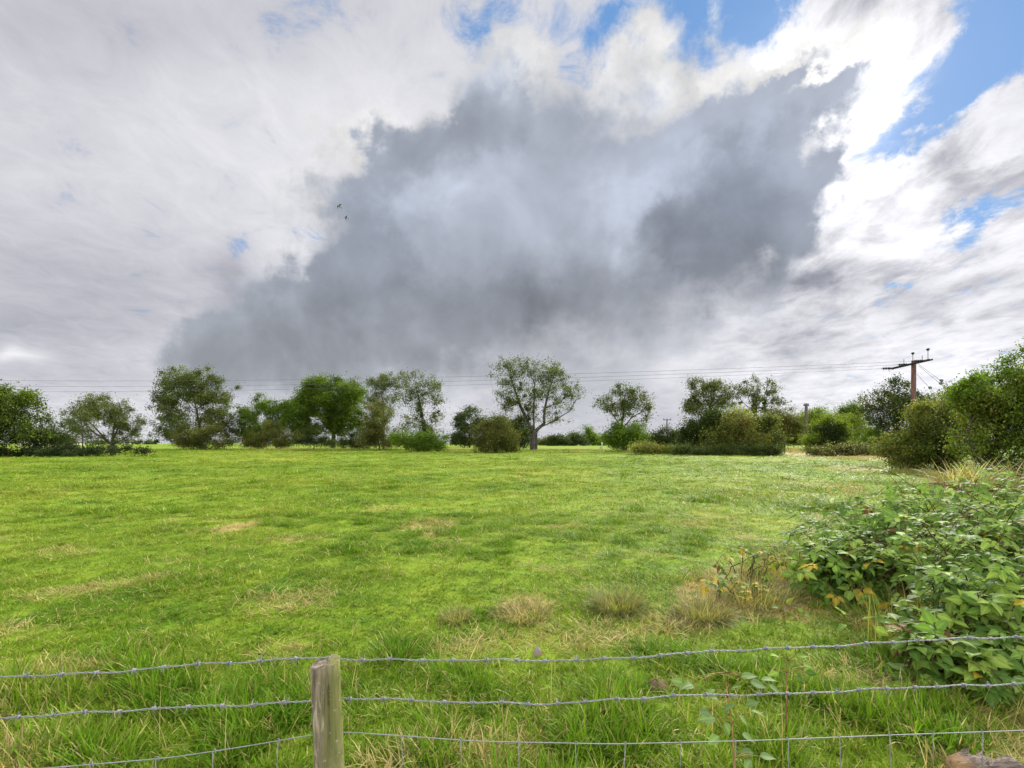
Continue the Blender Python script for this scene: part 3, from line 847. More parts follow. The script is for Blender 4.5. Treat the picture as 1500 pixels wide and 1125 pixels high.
def plant(name, label, cat, base_px, crowns, depth=None, base_py=None, trunk=None, r0=0.3, n_attr=160, per=30, leaf=0.28,
          width=0.42, spread=0.5, pal='ash', seed=1, group=None, stems=1, gap=0.35, alpha=0.55, shell=0.45, tip=0.02,
          ivy=None, limbs=(), mat='leaf', trunk_name='trunk', crown_name='crown', flat=0.8, bare=0.0, under=0.0, extra=None):
    rng = np.random.default_rng(seed)
    d = depth if depth else depth_for(base_py)
    if d > 40:
        airy = gap > 0.3
        per = per * (2.2 if airy else 3.0); spread = spread * (1.6 if airy else 1.75); tip *= 0.6
    x0 = (base_px - 750.0) / F * d
    base = np.array([x0, d, float(gz(x0, d)) - 0.05])
    root = empty(name, base, label, cat, group)
    A = crown_points(rng, crowns, d, n_attr, shell)
    A = A[A[:, 2] > base[2] + 0.12]
    V, Fq = [], []; off = 0
    if trunk:
        T = [base] + [P3(px, py, d) + np.array([0, rng.normal(0, 0.02), 0]) for px, py in trunk]
    else:
        top = A[:, 2].max()
        T = [base, base + np.array([0, 0, 0.12 * (top - base[2])])]
    Tn = [T[0]]
    for a, b in zip(T[:-1], T[1:]):
        for t in (0.34, 0.67, 1.0): Tn.append(a + (b - a) * t)
    size = max(np.ptp(A[:, 0]), np.ptp(A[:, 2]))
    LM = []
    for L in limbs:
        dy = rng.normal(0, 0.35) * size / len(L) * 0.5
        LM.append([P3(px, py, d) + np.array([0, dy * i, 0]) for i, (px, py) in enumerate(L)])
    nodes, par, tips = grow(rng, Tn, A, alpha, seg=size / 14, limbs=LM)
    BV, BF, rr = branch_mesh(nodes, par, tip, r0)
    # a little flare at the foot
    trunk_o = mesh_obj(trunk_name, BV - base, [BF], MAT['bark'] if mat == 'leaf' else MAT['stem'], root, np.ones((len(BV), 3)), True)
    # leaves in clumps at the ends of the branches, some ends thin or bare
    cb = rng.uniform(0.72, 1.3, len(A))
    dens = np.where(rng.uniform(size=len(A)) < gap, rng.uniform(0.0, 0.35, len(A)), rng.uniform(0.7, 1.5, len(A)))
    if bare > 0: dens *= rng.uniform(size=len(A)) > bare
    cnt = rng.poisson(dens * per)
    cid = np.repeat(np.arange(len(A)), cnt)
    sp = spread * rng.uniform(0.55, 1.3, len(A))
    # pull clumps back along their branch a little
    pp = nodes[np.maximum(par[tips], 0)]
    t = rng.uniform(0, 0.5, len(cid))[:, None]
    pos = A[cid] * (1 - t * 0.6) + pp[cid] * (t * 0.6)
    off3 = rng.normal(size=(len(cid), 3)); off3[:, 2] *= flat
    pos = pos + off3 * sp[cid][:, None] * rng.uniform(0.3, 1, (len(cid), 1))
    ok = pos[:, 2] > base[2] + 0.05
    LV, LF, LC = leaves_at(rng, pos[ok], cid[ok], pal, leaf, width)
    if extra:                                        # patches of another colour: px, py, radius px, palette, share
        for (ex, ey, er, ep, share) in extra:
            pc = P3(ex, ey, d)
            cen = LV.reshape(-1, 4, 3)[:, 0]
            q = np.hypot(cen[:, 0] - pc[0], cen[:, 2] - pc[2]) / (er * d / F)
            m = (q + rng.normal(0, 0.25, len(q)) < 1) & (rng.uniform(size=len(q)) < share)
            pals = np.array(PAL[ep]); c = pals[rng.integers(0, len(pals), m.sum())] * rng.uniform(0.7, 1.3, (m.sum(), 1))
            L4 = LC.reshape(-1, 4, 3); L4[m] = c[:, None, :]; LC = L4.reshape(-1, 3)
    mesh_obj(crown_name, LV - base, [LF], MAT['leaf'], root, LC)
    if ivy:                                          # ivy sleeves: from px,py to px,py with radius in metres
        IP, IC = [], []; c = 0
        for (ax, ay, bx, by, rad, num) in ivy:
            a, b = P3(ax, ay, d), P3(bx, by, d)
            for q in range(max(3, num // 60)):
                t = rng.uniform(); ctr = a + (b - a) * t + rng.normal(0, rad * 0.55, 3) * (1, 1, 0.8)
                k = 60
                IP.append(ctr + rng.normal(0, rad * 0.45, (k, 3))); IC.append(np.full(k, c)); c += 1
        IP = np.concatenate(IP); IC = np.concatenate(IC); ok = IP[:, 2] > base[2]
        V2, F2, C2 = leaves_at(rng, IP[ok], IC[ok], 'ivy', leaf * 0.8, 0.7)
        mesh_obj('ivy', V2 - base, [F2], MAT['leaf'], root, C2)
    return root

def build_trees():
    G1 = 'trees along the far edge of the field'
    G2 = 'bushes in the far hedgerow'
    # --- left end
    plant('tree', 'broad dense dark green tree cut off by the left edge of the view', 'tree', -10, [(-5, 606, 66, 44), (-45, 600, 50, 45), (20, 628, 46, 26), (26, 594, 34, 28), (0, 585, 50, 22)], base_py=669,
          trunk=[(-12, 640)], r0=0.28, n_attr=240, per=46, leaf=0.22, width=0.5, spread=0.38, pal='oak', seed=1, group=G1, gap=0.15, extra=[(20, 630, 50, 'dark', .6), (-10, 600, 50, 'ash', .5)])
    plant('sapling', 'thin pale young tree with a slender trunk left of the fan shaped willow', 'tree', 121, [(112, 606, 22, 20), (130, 600, 24, 22), (100, 625, 18, 14), (120, 625, 22, 12), (85, 622, 16, 22)], base_py=666,
          trunk=[(121, 640), (120, 622)], r0=0.09, n_attr=80, per=22, leaf=0.20, spread=0.30, pal='ash', seed=2, group=G1, gap=0.45)
    plant('bush', 'small dark bush between the left edge tree and the thin sapling', 'bush', 78, [(78, 636, 18, 24), (88, 648, 22, 16), (72, 650, 16, 16)], base_py=668,
          r0=0.1, n_attr=70, per=40, leaf=0.2, width=.5, spread=0.32, pal='dark', seed=3, group=G2, trunk_name='stem', crown_name='foliage')
    plant('willow_tree', 'willow with a short stout trunk and stems spreading like a fan', 'tree', 164, [(128, 596, 24, 22), (152, 592, 24, 22), (178, 604, 22, 26), (196, 622, 16, 20), (114, 612, 20, 14), (166, 618, 34, 24), (108, 634, 15, 14), (206, 634, 12, 11), (138, 638, 18, 13), (186, 640, 16, 12)],
          base_py=664, trunk=[(164, 652)], r0=0.55, n_attr=190,
          limbs=[[(164, 652), (150, 630), (136, 606), (126, 592)], [(164, 652), (157, 620), (151, 584)], [(164, 652), (168, 618), (176, 590)], [(165, 652), (180, 628), (192, 606)], [(165, 652), (186, 640), (206, 622)], [(163, 652), (138, 634), (114, 612)]], per=36, leaf=0.24, width=0.3, spread=0.30, pal='willow', seed=4, group=G1, gap=0.25, alpha=1.0, shell=0.3)
    plant('hedge', 'low dark clipped hedge under the left trees', 'hedge', 60, [(10, 664, 40, 8), (60, 663, 40, 9), (110, 662, 34, 8), (150, 660, 26, 5), (195, 660, 26, 4), (-40, 664, 40, 9)], base_py=669,
          r0=0.05, n_attr=120, per=60, leaf=0.16, width=0.6, spread=0.26, pal='holly', seed=5, trunk_name='stem', crown_name='foliage', gap=0.05, alpha=0.2)
    plant('ash_tree', 'tall rounded ash left of the row with its trunk hidden in a dark bush', 'tree', 296, [(286, 592, 58, 48), (260, 568, 34, 28), (300, 572, 40, 28), (324, 602, 28, 38), (248, 610, 24, 40), (290, 628, 56, 28), (322, 632, 24, 20)],
          base_py=658, trunk=[(292, 625), (288, 600)], r0=0.30, n_attr=520, per=34, leaf=0.31, spread=0.44, pal='ash', seed=6, group=G1, gap=0.2)
    plant('bush', 'dark brown bush around the foot of the tall ash at the left', 'bush', 292, [(300, 636, 26, 22), (276, 644, 20, 14), (322, 646, 20, 12), (262, 650, 16, 6)], base_py=659,
          r0=0.1, n_attr=90, per=46, leaf=0.22, width=.5, spread=0.42, pal='thorn', seed=7, group=G2, trunk_name='stem', crown_name='foliage', gap=0.1)
    plant('tree', 'low rounded green tree standing between the tall ash and the oak', 'tree', 385, [(392, 616, 44, 32), (370, 628, 28, 30), (410, 602, 28, 18), (430, 612, 16, 28)], base_py=657.5,
          r0=0.25, n_attr=300, per=46, leaf=0.26, width=.5, spread=0.50, pal='green', seed=8, group=G1, gap=0.12)
    plant('hawthorn_bush', 'brownish hawthorn bush in front of the low rounded tree', 'bush', 405, [(410, 636, 22, 20), (395, 645, 22, 13), (425, 645, 14, 13), (366, 646, 14, 12)], base_py=659,
          r0=0.1, n_attr=90, per=50, leaf=0.22, width=.5, spread=0.40, pal='thorn', seed=9, group=G2, trunk_name='stem', crown_name='foliage', gap=0.1)
    plant('oak_tree', 'broad bright green oak with sky showing through around its trunk', 'tree', 489, [(485, 582, 54, 30), (452, 588, 26, 32), (520, 598, 28, 40), (470, 612, 38, 26), (505, 618, 30, 22), (442, 622, 18, 24), (480, 564, 40, 14)],
          base_py=657, trunk=[(489, 632), (487, 610)], r0=0.40, n_attr=520, per=44, leaf=0.30, width=.55, spread=0.50, pal='oak', seed=10, group=G1, gap=0.10)
    plant('bush', 'dark green bush left of the oak trunk', 'bush', 460, [(462, 640, 24, 16), (444, 640, 14, 14), (476, 648, 18, 8)], base_py=658,
          r0=0.1, n_attr=70, per=48, leaf=0.22, width=.5, spread=0.42, pal='dark', seed=11, group=G2, trunk_name='stem', crown_name='foliage', gap=0.1)
    plant('bush', 'dark bush right of the oak trunk below the ivy clad ash', 'bush', 524, [(520, 642, 22, 14), (508, 650, 16, 7), (536, 648, 14, 9)], base_py=658,
          r0=0.1, n_attr=70, per=48, leaf=0.22, width=.5, spread=0.40, pal='dark', seed=12, group=G2, trunk_name='stem', crown_name='foliage', gap=0.1)
    plant('ash_tree', 'tall thin leaved ash growing out of a bush just right of the oak', 'tree', 562, [(556, 558, 24, 22), (572, 574, 24, 30), (545, 580, 16, 26), (560, 600, 26, 24), (585, 560, 12, 18)],
          base_py=658.5, trunk=[(562, 620), (561, 585)], r0=0.22, n_attr=260, per=26, leaf=0.26, spread=0.40, pal='ash', seed=13, group=G1, gap=0.4)
    plant('bush', 'tall olive bush under the thin leaved ash beside the oak', 'bush', 556, [(556, 612, 26, 28), (562, 636, 34, 20), (540, 630, 16, 26), (576, 648, 20, 10)], base_py=660,
          r0=0.1, n_attr=150, per=52, leaf=0.22, width=.5, spread=0.42, pal='thorn', seed=14, group=G2, trunk_name='stem', crown_name='foliage', gap=0.1)
    plant('ash_tree', 'tall airy ash with an ivy clad trunk and bare upper twigs', 'tree', 622, [(600, 556, 16, 16), (622, 566, 28, 22), (640, 590, 16, 24), (606, 588, 22, 24), (632, 622, 26, 20), (600, 620, 20, 18)],
          base_py=661, trunk=[(622, 630), (617, 600), (612, 575)], r0=0.30, n_attr=280, per=19, leaf=0.26, spread=0.36, pal='ash', seed=15, group=G1, gap=0.5,
          ivy=[(622, 655, 620, 622, 0.75, 1400), (620, 622, 612, 592, 0.38, 700), (628, 622, 640, 604, .3, 300)])
    plant('bush', 'green bush at the foot of the ivy clad ash', 'bush', 628, [(612, 644, 28, 16), (640, 646, 22, 13), (600, 650, 18, 10), (585, 640, 12, 12)], base_py=662.5,
          r0=0.1, n_attr=90, per=50, leaf=0.22, width=.5, spread=0.40, pal='green', seed=16, group=G2, trunk_name='stem', crown_name='foliage', gap=0.1)
    # --- centre
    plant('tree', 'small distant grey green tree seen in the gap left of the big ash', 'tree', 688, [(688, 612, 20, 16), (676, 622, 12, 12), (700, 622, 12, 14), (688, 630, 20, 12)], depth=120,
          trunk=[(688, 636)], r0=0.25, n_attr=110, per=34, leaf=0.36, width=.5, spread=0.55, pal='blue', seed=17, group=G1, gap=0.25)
    plant('bush', 'distant dark bush below the small grey green tree', 'bush', 680, [(668, 642, 14, 9), (684, 645, 14, 7), (706, 645, 10, 8)], depth=118,
          r0=0.1, n_attr=60, per=50, leaf=0.32, width=.5, spread=0.5, pal='dark', seed=18, group=G2, trunk_name='stem', crown_name='foliage', gap=0.05)
    plant('hawthorn_bush', 'large rounded brown green hawthorn bush left of the big ash trunk', 'bush', 725, [(728, 632, 28, 26), (712, 640, 20, 20), (742, 642, 20, 18), (726, 655, 34, 8)], base_py=663,
          r0=0.12, n_attr=170, per=52, leaf=0.2, width=.5, spread=0.42, pal='thorn', seed=19, group=G2, trunk_name='stem', crown_name='foliage', gap=0.08)
    plant('tree', 'dense dark green tree behind the big ash trunk', 'tree', 752, [(742, 618, 26, 16), (755, 630, 24, 22), (768, 640, 14, 16), (735, 630, 20, 20)], depth=98,
          r0=0.25, n_attr=150, per=52, leaf=0.26, width=.5, spread=0.55, pal='dark', seed=20, group=G1, gap=0.08)
    plant('ash_tree', 'tallest tree, a large open ash with forking limbs and bare trunk', 'tree', 782,
          [(738, 548, 24, 26), (762, 540, 22, 20), (795, 540, 28, 20), (815, 555, 22, 22), (840, 572, 16, 20), (825, 590, 24, 16), (790, 575, 30, 28), (752, 585, 16, 22),
           (806, 612, 22, 12), (775, 600, 16, 18), (735, 583, 12, 14), (745, 598, 10, 6)],
          base_py=660, trunk=[(782, 646), (782, 634)], r0=0.62, n_attr=520,
          limbs=[[(782, 634), (770, 612), (761, 590), (752, 565), (744, 540)], [(761, 592), (742, 598), (728, 587), (722, 570)], [(782, 634), (781, 602), (782, 565), (786, 534)],
                 [(783, 634), (797, 620), (798, 598), (804, 574), (813, 548)], [(790, 626), (812, 616), (835, 602), (848, 580), (851, 566)], [(798, 600), (822, 588), (836, 570)]], per=20, leaf=0.26, spread=0.36, pal='ash', seed=21, group=G1, gap=0.34, alpha=0.8, tip=0.025,
          ivy=[(778, 628, 768, 580, 0.35, 700), (768, 580, 760, 556, .3, 300), (781, 650, 780, 628, .35, 200)])
    plant('ash_tree', 'medium ash leaning left with a leafy bush round its base', 'tree', 915,
          [(915, 580, 28, 18), (938, 590, 18, 20), (890, 592, 18, 12), (912, 602, 26, 14), (950, 604, 8, 12), (940, 622, 10, 8), (880, 584, 8, 5)],
          base_py=661, trunk=[(913, 640)], r0=0.40, n_attr=230,
          limbs=[[(913, 640), (907, 620), (897, 604), (884, 588), (874, 583)], [(910, 630), (914, 605), (916, 580)], [(911, 632), (926, 612), (942, 602), (950, 592)]], per=22, leaf=0.26, spread=0.34, pal='ash', seed=22, group=G1, gap=0.35, alpha=0.8)
    plant('bush', 'bright green bush wrapped round the leaning ash', 'bush', 918, [(918, 632, 26, 18), (906, 644, 22, 14), (935, 642, 18, 13), (892, 640, 10, 8)], base_py=662,
          r0=0.1, n_attr=120, per=50, leaf=0.22, width=.5, spread=0.42, pal='green', seed=23, group=G2, trunk_name='stem', crown_name='foliage', gap=0.1)
    plant('bush', 'low bramble bush trailing right of the leaning ash', 'bush', 955, [(945, 656, 24, 6), (966, 660, 22, 5), (986, 662, 18, 5)], base_py=666,
          r0=0.05, n_attr=60, per=50, leaf=0.18, width=.5, spread=0.30, pal='olive', seed=24, group=G2, trunk_name='stem', crown_name='foliage', gap=0.1)
    plant('bush', 'small upright shrub standing left of the tangled thicket', 'bush', 972, [(972, 636, 9, 13), (962, 642, 8, 9), (984, 642, 10, 9), (974, 648, 12, 8)], base_py=663,
          r0=0.1, n_attr=60, per=34, leaf=0.2, width=.5, spread=0.34, pal='dark', seed=25, group=G2, trunk_name='stem', crown_name='foliage', gap=0.25)
    # --- thicket right of centre
    plant('ash_tree', 'thin leaved ash rising from the left side of the thicket', 'tree', 1040, [(1024, 578, 22, 24), (1045, 571, 22, 19), (1012, 602, 12, 24), (1040, 596, 20, 20), (1063, 590, 12, 16)],
          base_py=663, trunk=[(1042, 620), (1040, 595)], r0=0.22, n_attr=260, per=24, leaf=0.26, spread=0.32, pal='ash', seed=26, group=G1, gap=0.45)
    plant('ash_tree', 'nearly bare ash with ivy on its stems at the right of the thicket', 'tree', 1110, [(1080, 575, 14, 14), (1102, 570, 14, 18), (1125, 570, 14, 18), (1140, 585, 10, 10), (1115, 590, 26, 14)],
          base_py=663, trunk=[(1108, 622), (1106, 600)], r0=0.20, n_attr=220, per=13, leaf=0.25, spread=0.27, pal='ash', seed=27, group=G1, gap=0.45, tip=0.022,
          ivy=[(1106, 620, 1104, 575, .28, 700), (1112, 610, 1128, 572, .24, 500), (1100, 610, 1086, 590, .24, 240)])
    plant('bush', 'dense dark green bush at the left end of the thicket', 'bush', 1025, [(1030, 626, 26, 26), (1016, 640, 22, 20), (1050, 618, 22, 24), (1004, 652, 20, 12)], base_py=665,
          r0=0.1, n_attr=190, per=52, leaf=0.2, width=.5, spread=0.40, pal='dark', seed=28, group=G2, trunk_name='stem', crown_name='foliage', gap=0.1)
    plant('bush', 'olive and orange tinted bush in the middle of the thicket', 'bush', 1078, [(1076, 634, 28, 24), (1060, 646, 26, 16), (1095, 640, 24, 20), (1080, 612, 22, 16), (1046, 652, 20, 10)], base_py=666,
          r0=0.1, n_attr=190, per=52, leaf=0.19, width=.5, spread=0.38, pal='olive', seed=29, group=G2, trunk_name='stem', crown_name='foliage', gap=0.1,
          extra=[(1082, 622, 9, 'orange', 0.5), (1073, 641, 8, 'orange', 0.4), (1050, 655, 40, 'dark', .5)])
    plant('bush', 'dark tangled bush with a flat foot at the right end of the thicket', 'bush', 1112, [(1116, 640, 28, 22), (1100, 652, 24, 12), (1132, 652, 16, 11), (1110, 618, 22, 18)], base_py=665.5,
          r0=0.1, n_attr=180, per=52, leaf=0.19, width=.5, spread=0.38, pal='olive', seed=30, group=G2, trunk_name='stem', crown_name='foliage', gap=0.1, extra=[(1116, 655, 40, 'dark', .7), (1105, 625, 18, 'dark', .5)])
    plant('hedge', 'low ragged bramble hedge along the foot of the thicket', 'hedge', 1060, [(1010, 660, 26, 6), (1050, 661, 26, 6), (1090, 660, 26, 6), (1128, 660, 20, 5)], base_py=667.5,
          r0=0.05, n_attr=110, per=50, leaf=0.17, width=.5, spread=0.28, pal='dark', seed=31, trunk_name='stem', crown_name='foliage', gap=0.05, alpha=.2)
    plant('tree', 'rounded brown green tree right behind the thicket', 'tree', 1148, [(1148, 614, 26, 20), (1136, 626, 18, 22), (1160, 628, 20, 22), (1146, 640, 26, 14)], depth=88,
          r0=0.25, n_attr=160, per=50, leaf=0.24, width=.5, spread=0.50, pal='thorn', seed=32, group=G1, gap=0.1)
    plant('tree', 'light green tree behind the plain dark pole', 'tree', 1186, [(1180, 612, 22, 18), (1200, 614, 20, 18), (1168, 628, 20, 20), (1196, 634, 20, 18)], depth=92,
          r0=0.25, n_attr=160, per=46, leaf=0.25, width=.5, spread=0.48, pal='lime', seed=33, group=G1, gap=0.2, extra=[(1196, 606, 16, 'green', 0.8), (1180, 640, 14, 'dark', .8)])
    plant('bush', 'light green willow bush with a dark holly heart by the gap', 'bush', 1208, [(1212, 626, 26, 18), (1196, 640, 18, 18), (1226, 638, 20, 18), (1208, 648, 28, 12)], base_py=662,
          r0=0.1, n_attr=190, per=50, leaf=0.2, width=.4, spread=0.40, pal='lime', seed=34, group=G2, trunk_name='stem', crown_name='foliage', gap=0.1,
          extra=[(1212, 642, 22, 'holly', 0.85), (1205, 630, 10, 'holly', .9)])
    plant('bush', 'yellow green bush left of the tall dark tree', 'bush', 1255, [(1250, 622, 24, 18), (1240, 640, 18, 16), (1265, 640, 22, 16), (1276, 648, 16, 10)], base_py=660.5,
          r0=0.1, n_attr=190, per=46, leaf=0.2, width=.4, spread=0.42, pal='lime', seed=35, group=G2, trunk_name='stem', crown_name='foliage', gap=0.15)
    plant('bush', 'vivid green bush in front of the tall dark tree', 'bush', 1285, [(1284, 642, 18, 14), (1298, 648, 16, 12), (1274, 652, 16, 8)], base_py=664,
          r0=0.1, n_attr=90, per=46, leaf=0.18, width=.5, spread=0.34, pal='green', seed=36, group=G2, trunk_name='stem', crown_name='foliage', gap=0.1)
    plant('tree', 'small dark tree top showing behind the yellow green bush', 'tree', 1246, [(1246, 604, 17, 11), (1236, 612, 14, 10), (1258, 612, 12, 12)], depth=100,
          r0=0.25, n_attr=80, per=44, leaf=0.28, width=.5, spread=0.5, pal='oak', seed=37, group=G1, gap=0.15)
    plant('tree', 'tall dark tree with specks of sky beside the red brown pole', 'tree', 1312, [(1310, 588, 40, 34), (1290, 606, 26, 30), (1340, 590, 26, 26), (1320, 570, 26, 20), (1300, 625, 30, 20), (1335, 618, 26, 24)],
          depth=64, trunk=[(1312, 630), (1312, 610)], r0=0.35, n_attr=300, per=32, leaf=0.24, width=.5, spread=0.38, pal='dark', seed=38, group=G1, gap=0.35, extra=[(1280, 580, 22, 'thorn', .6), (1350, 560, 20, 'thorn', .4)])
    plant('brush_pile', 'long low heap of cut brushwood and bramble in front of the lime bushes', 'brush pile', 1240, [(1204, 663, 26, 5), (1235, 661, 28, 6), (1265, 660, 26, 6), (1288, 660, 16, 7)], base_py=668.5,
          r0=0.06, n_attr=110, per=46, leaf=0.2, width=.35, spread=0.30, pal='blue', seed=39, trunk_name='stem', crown_name='foliage', gap=0.15, alpha=.2,
          extra=[(1230, 664, 60, 'thorn', .45), (1250, 660, 70, 'dry', .18)])
    # --- near hedge on the right
    H = 'tall hedge bushes along the right side of the field'
    plant('hawthorn_bush', 'large olive brown hawthorn bush at the near right, just below the pole', 'bush', 1372,
          [(1368, 632, 58, 42), (1345, 655, 48, 34), (1392, 598, 42, 34), (1425, 590, 40, 36), (1318, 650, 24, 28), (1400, 640, 44, 44), (1320, 670, 30, 18), (1360, 678, 50, 14), (1350, 610, 26, 24)], base_py=692,
          r0=0.10, n_attr=820, per=72, leaf=0.10, width=.5, spread=0.27, pal='olive', seed=40, group=H, trunk_name='stem', crown_name='foliage', gap=0.15, tip=0.008,
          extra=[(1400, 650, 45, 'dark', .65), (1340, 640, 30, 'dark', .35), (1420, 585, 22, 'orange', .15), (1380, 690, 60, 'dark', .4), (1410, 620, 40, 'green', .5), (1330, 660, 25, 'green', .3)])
    plant('bush', 'bright green bush with loose arching sprays at the right edge', 'bush', 1450,
          [(1440, 600, 42, 34), (1424, 580, 32, 28), (1470, 590, 50, 40), (1500, 610, 50, 60), (1440, 645, 48, 40), (1480, 660, 50, 34), (1530, 580, 50, 60), (1408, 580, 18, 18), (1470, 555, 26, 14), (1412, 562, 10, 8), (1440, 550, 12, 9), (1474, 536, 12, 13), (1492, 548, 14, 12)], depth=19.5,
          r0=0.10, n_attr=760, per=70, leaf=0.10, width=.5, spread=0.24, pal='green', seed=41, group=H, trunk_name='stem', crown_name='foliage', gap=0.36, tip=0.007,
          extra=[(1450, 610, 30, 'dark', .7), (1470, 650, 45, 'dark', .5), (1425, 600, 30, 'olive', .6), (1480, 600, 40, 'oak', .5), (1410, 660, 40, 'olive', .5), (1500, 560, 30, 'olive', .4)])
    plant('tree', 'overhanging tree reaching in from the right edge above the hedge', 'tree', 1570,
          [(1520, 545, 34, 22), (1498, 516, 16, 12), (1550, 510, 50, 46), (1590, 560, 60, 60), (1500, 560, 22, 10)], depth=20,
          trunk=[(1566, 640), (1560, 590)], r0=0.16, n_attr=260, per=26, leaf=0.10, width=.5, spread=0.20, pal='oak', seed=42, group=H, gap=0.3, tip=0.008)
    # --- far hedge lines beyond the field
    FH = 'distant hedgerow bushes beyond the field'
    far = [(818, 645, 16, 7, 'dark', 'dark rounded distant bush right of the big ash'), (843, 643, 15, 9, 'blue', 'grey green distant bush below the tiny pole'),
           (862, 640, 13, 13, 'green', 'tallest green bush in the far hedge left of the leaning ash'), (880, 644, 12, 9, 'lime', 'pale green distant bush beside the white marker post'),
           (800, 647, 10, 5, 'thorn', 'brownish distant bush close beside the big ash trunk'), (992, 642, 12, 10, 'green', 'green distant bush below the grey T shaped pole')]
    for i, (x, y, rx, ry, pl, lb) in enumerate(far):
        plant('bush', lb, 'bush', x, [(x, y, rx, ry), (x - rx * .5, y + ry * .4, rx * .6, ry * .6), (x + rx * .6, y + ry * .4, rx * .5, ry * .5)], depth=170 + 6 * i, r0=0.15, n_attr=50, per=40,
              leaf=0.5, width=.5, spread=0.6, pal=pl, seed=60 + i, group=FH, trunk_name='stem', crown_name='foliage', gap=0.15)
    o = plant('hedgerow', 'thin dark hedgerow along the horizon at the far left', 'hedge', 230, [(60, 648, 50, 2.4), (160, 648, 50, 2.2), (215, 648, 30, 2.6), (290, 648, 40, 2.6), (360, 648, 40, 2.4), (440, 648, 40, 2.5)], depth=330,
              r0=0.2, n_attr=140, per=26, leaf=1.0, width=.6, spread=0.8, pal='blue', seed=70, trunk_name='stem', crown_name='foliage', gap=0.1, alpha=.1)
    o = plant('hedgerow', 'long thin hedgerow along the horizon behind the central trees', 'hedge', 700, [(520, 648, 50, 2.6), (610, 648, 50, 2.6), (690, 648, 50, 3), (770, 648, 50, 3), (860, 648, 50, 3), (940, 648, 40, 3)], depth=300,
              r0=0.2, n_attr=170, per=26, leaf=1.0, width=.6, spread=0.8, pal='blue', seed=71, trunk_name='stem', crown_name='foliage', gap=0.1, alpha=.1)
    o = plant('hedgerow', 'hedgerow along the horizon behind the thicket and lime bushes', 'hedge', 1120, [(1010, 645, 40, 5), (1090, 644, 50, 6), (1170, 643, 50, 7), (1250, 642, 50, 8), (1330, 640, 50, 10)], depth=190,
              r0=0.2, n_attr=170, per=36, leaf=0.7, width=.6, spread=0.8, pal='dark', seed=72, trunk_name='stem', crown_name='foliage', gap=0.1, alpha=.1)
build_trees()

# ---------------------------------------------------------------- rough grass under the far hedge and on the right
def build_rough_grass():
    pts, idx, sc = [], [], []
    def patch(px, py, rx, ry_m, n, kinds, s0, s1, hs=1.0):
        d = depth_for(py)
        u = RNG.normal(px, rx * 0.55, n); y = d + RNG.normal(0, ry_m, n); x = (u - 750) / F * y
        pts.append(np.stack([x, y, gz(x, y) - .02], -1)); k = RNG.choice([KIND[q][0] for q in kinds], n)
        idx.append(k + RNG.integers(0, 2, n)); s = RNG.uniform(s0, s1, n); sc.append(np.stack([s * 1.6, s * 1.6, s * hs], -1))
    for x in range(360, 700, 34): patch(x, 660, 22, 0.9, 260, ['thatch', 'stalk', 'mixed', 'long'], 1.6, 3.2)
    for x in (690, 660, 800, 835, 870): patch(x, 660, 24, 1.8, 420, ['thatch', 'mixed', 'thatch'], 1.8, 3.2)
    patch(925, 663, 14, .5, 60, ['stalk', 'thatch'], 1.8, 3.2)
    patch(1165, 662, 18, 4, 700, ['thatch', 'stalk'], 1.8, 3.2)
    patch(1250, 672, 40, 2.2, 600, ['thatch', 'mixed'], 1.2, 2.2)
    patch(1300, 682, 30, 1.2, 160, ['thatch', 'mixed'], 1.2, 2.0)
    patch(1360, 694, 60, 0.8, 300, ['thatch', 'long', 'stalk', 'mixed'], 1.2, 2.4)
    patch(1240, 722, 30, 0.7, 90, ['stalk', 'thatch', 'mixed'], 1.2, 2.0)
    for x in range(10, 350, 30): patch(x, 668 - max(0, (x - 130)) * 0.045, 18, 0.5, 26, ['thatch', 'mixed', 'long'], 1.3, 2.4)
    for x in range(960, 1150, 24): patch(x, 667.5, 16, 0.4, 22, ['mixed', 'long', 'thatch'], 1.3, 2.4)
    instanced_grass('rough_grass', np.concatenate(pts), np.concatenate(idx), np.concatenate(sc), 'tall straw coloured rough grass along the foot of the far hedgerow', 'grass')
build_rough_grass()

# ================================================================ fence in the foreground
FA, FB = 1.414, 0.093                       # the fence line: y = FA + FB x
def fence_z(table, px):
    xs = [t[0] for t in table]; ys = [t[1] for t in table]
    py = float(np.interp(px, xs, ys)) if xs[0] <= px <= xs[-1] else (ys[0] if px < xs[0] else ys[-1])
    u = (px - 750) / F; d = FA / (1 - FB * u)
    return CAM_Z + (HOR - py) * d / F
WIRE_ROWS = {'top': [(0, 990), (150, 985), (300, 974), (450, 963), (480, 962.5), (505, 964), (600, 967.5), (750, 968), (900, 964), (1050, 955), (1200, 946), (1350, 939), (1500, 932)],
             'mid': [(0, 1050), (200, 1041), (455, 1026), (480, 1023), (505, 1022), (640, 1029), (800, 1030), (1000, 1020), (1250, 1012), (1500, 1000)],
             'net': [(60, 1126), (250, 1110), (350, 1095), (455, 1077), (480, 1073), (505, 1072), (700, 1086), (900, 1090), (1100, 1085), (1300, 1077), (1500, 1070)]}
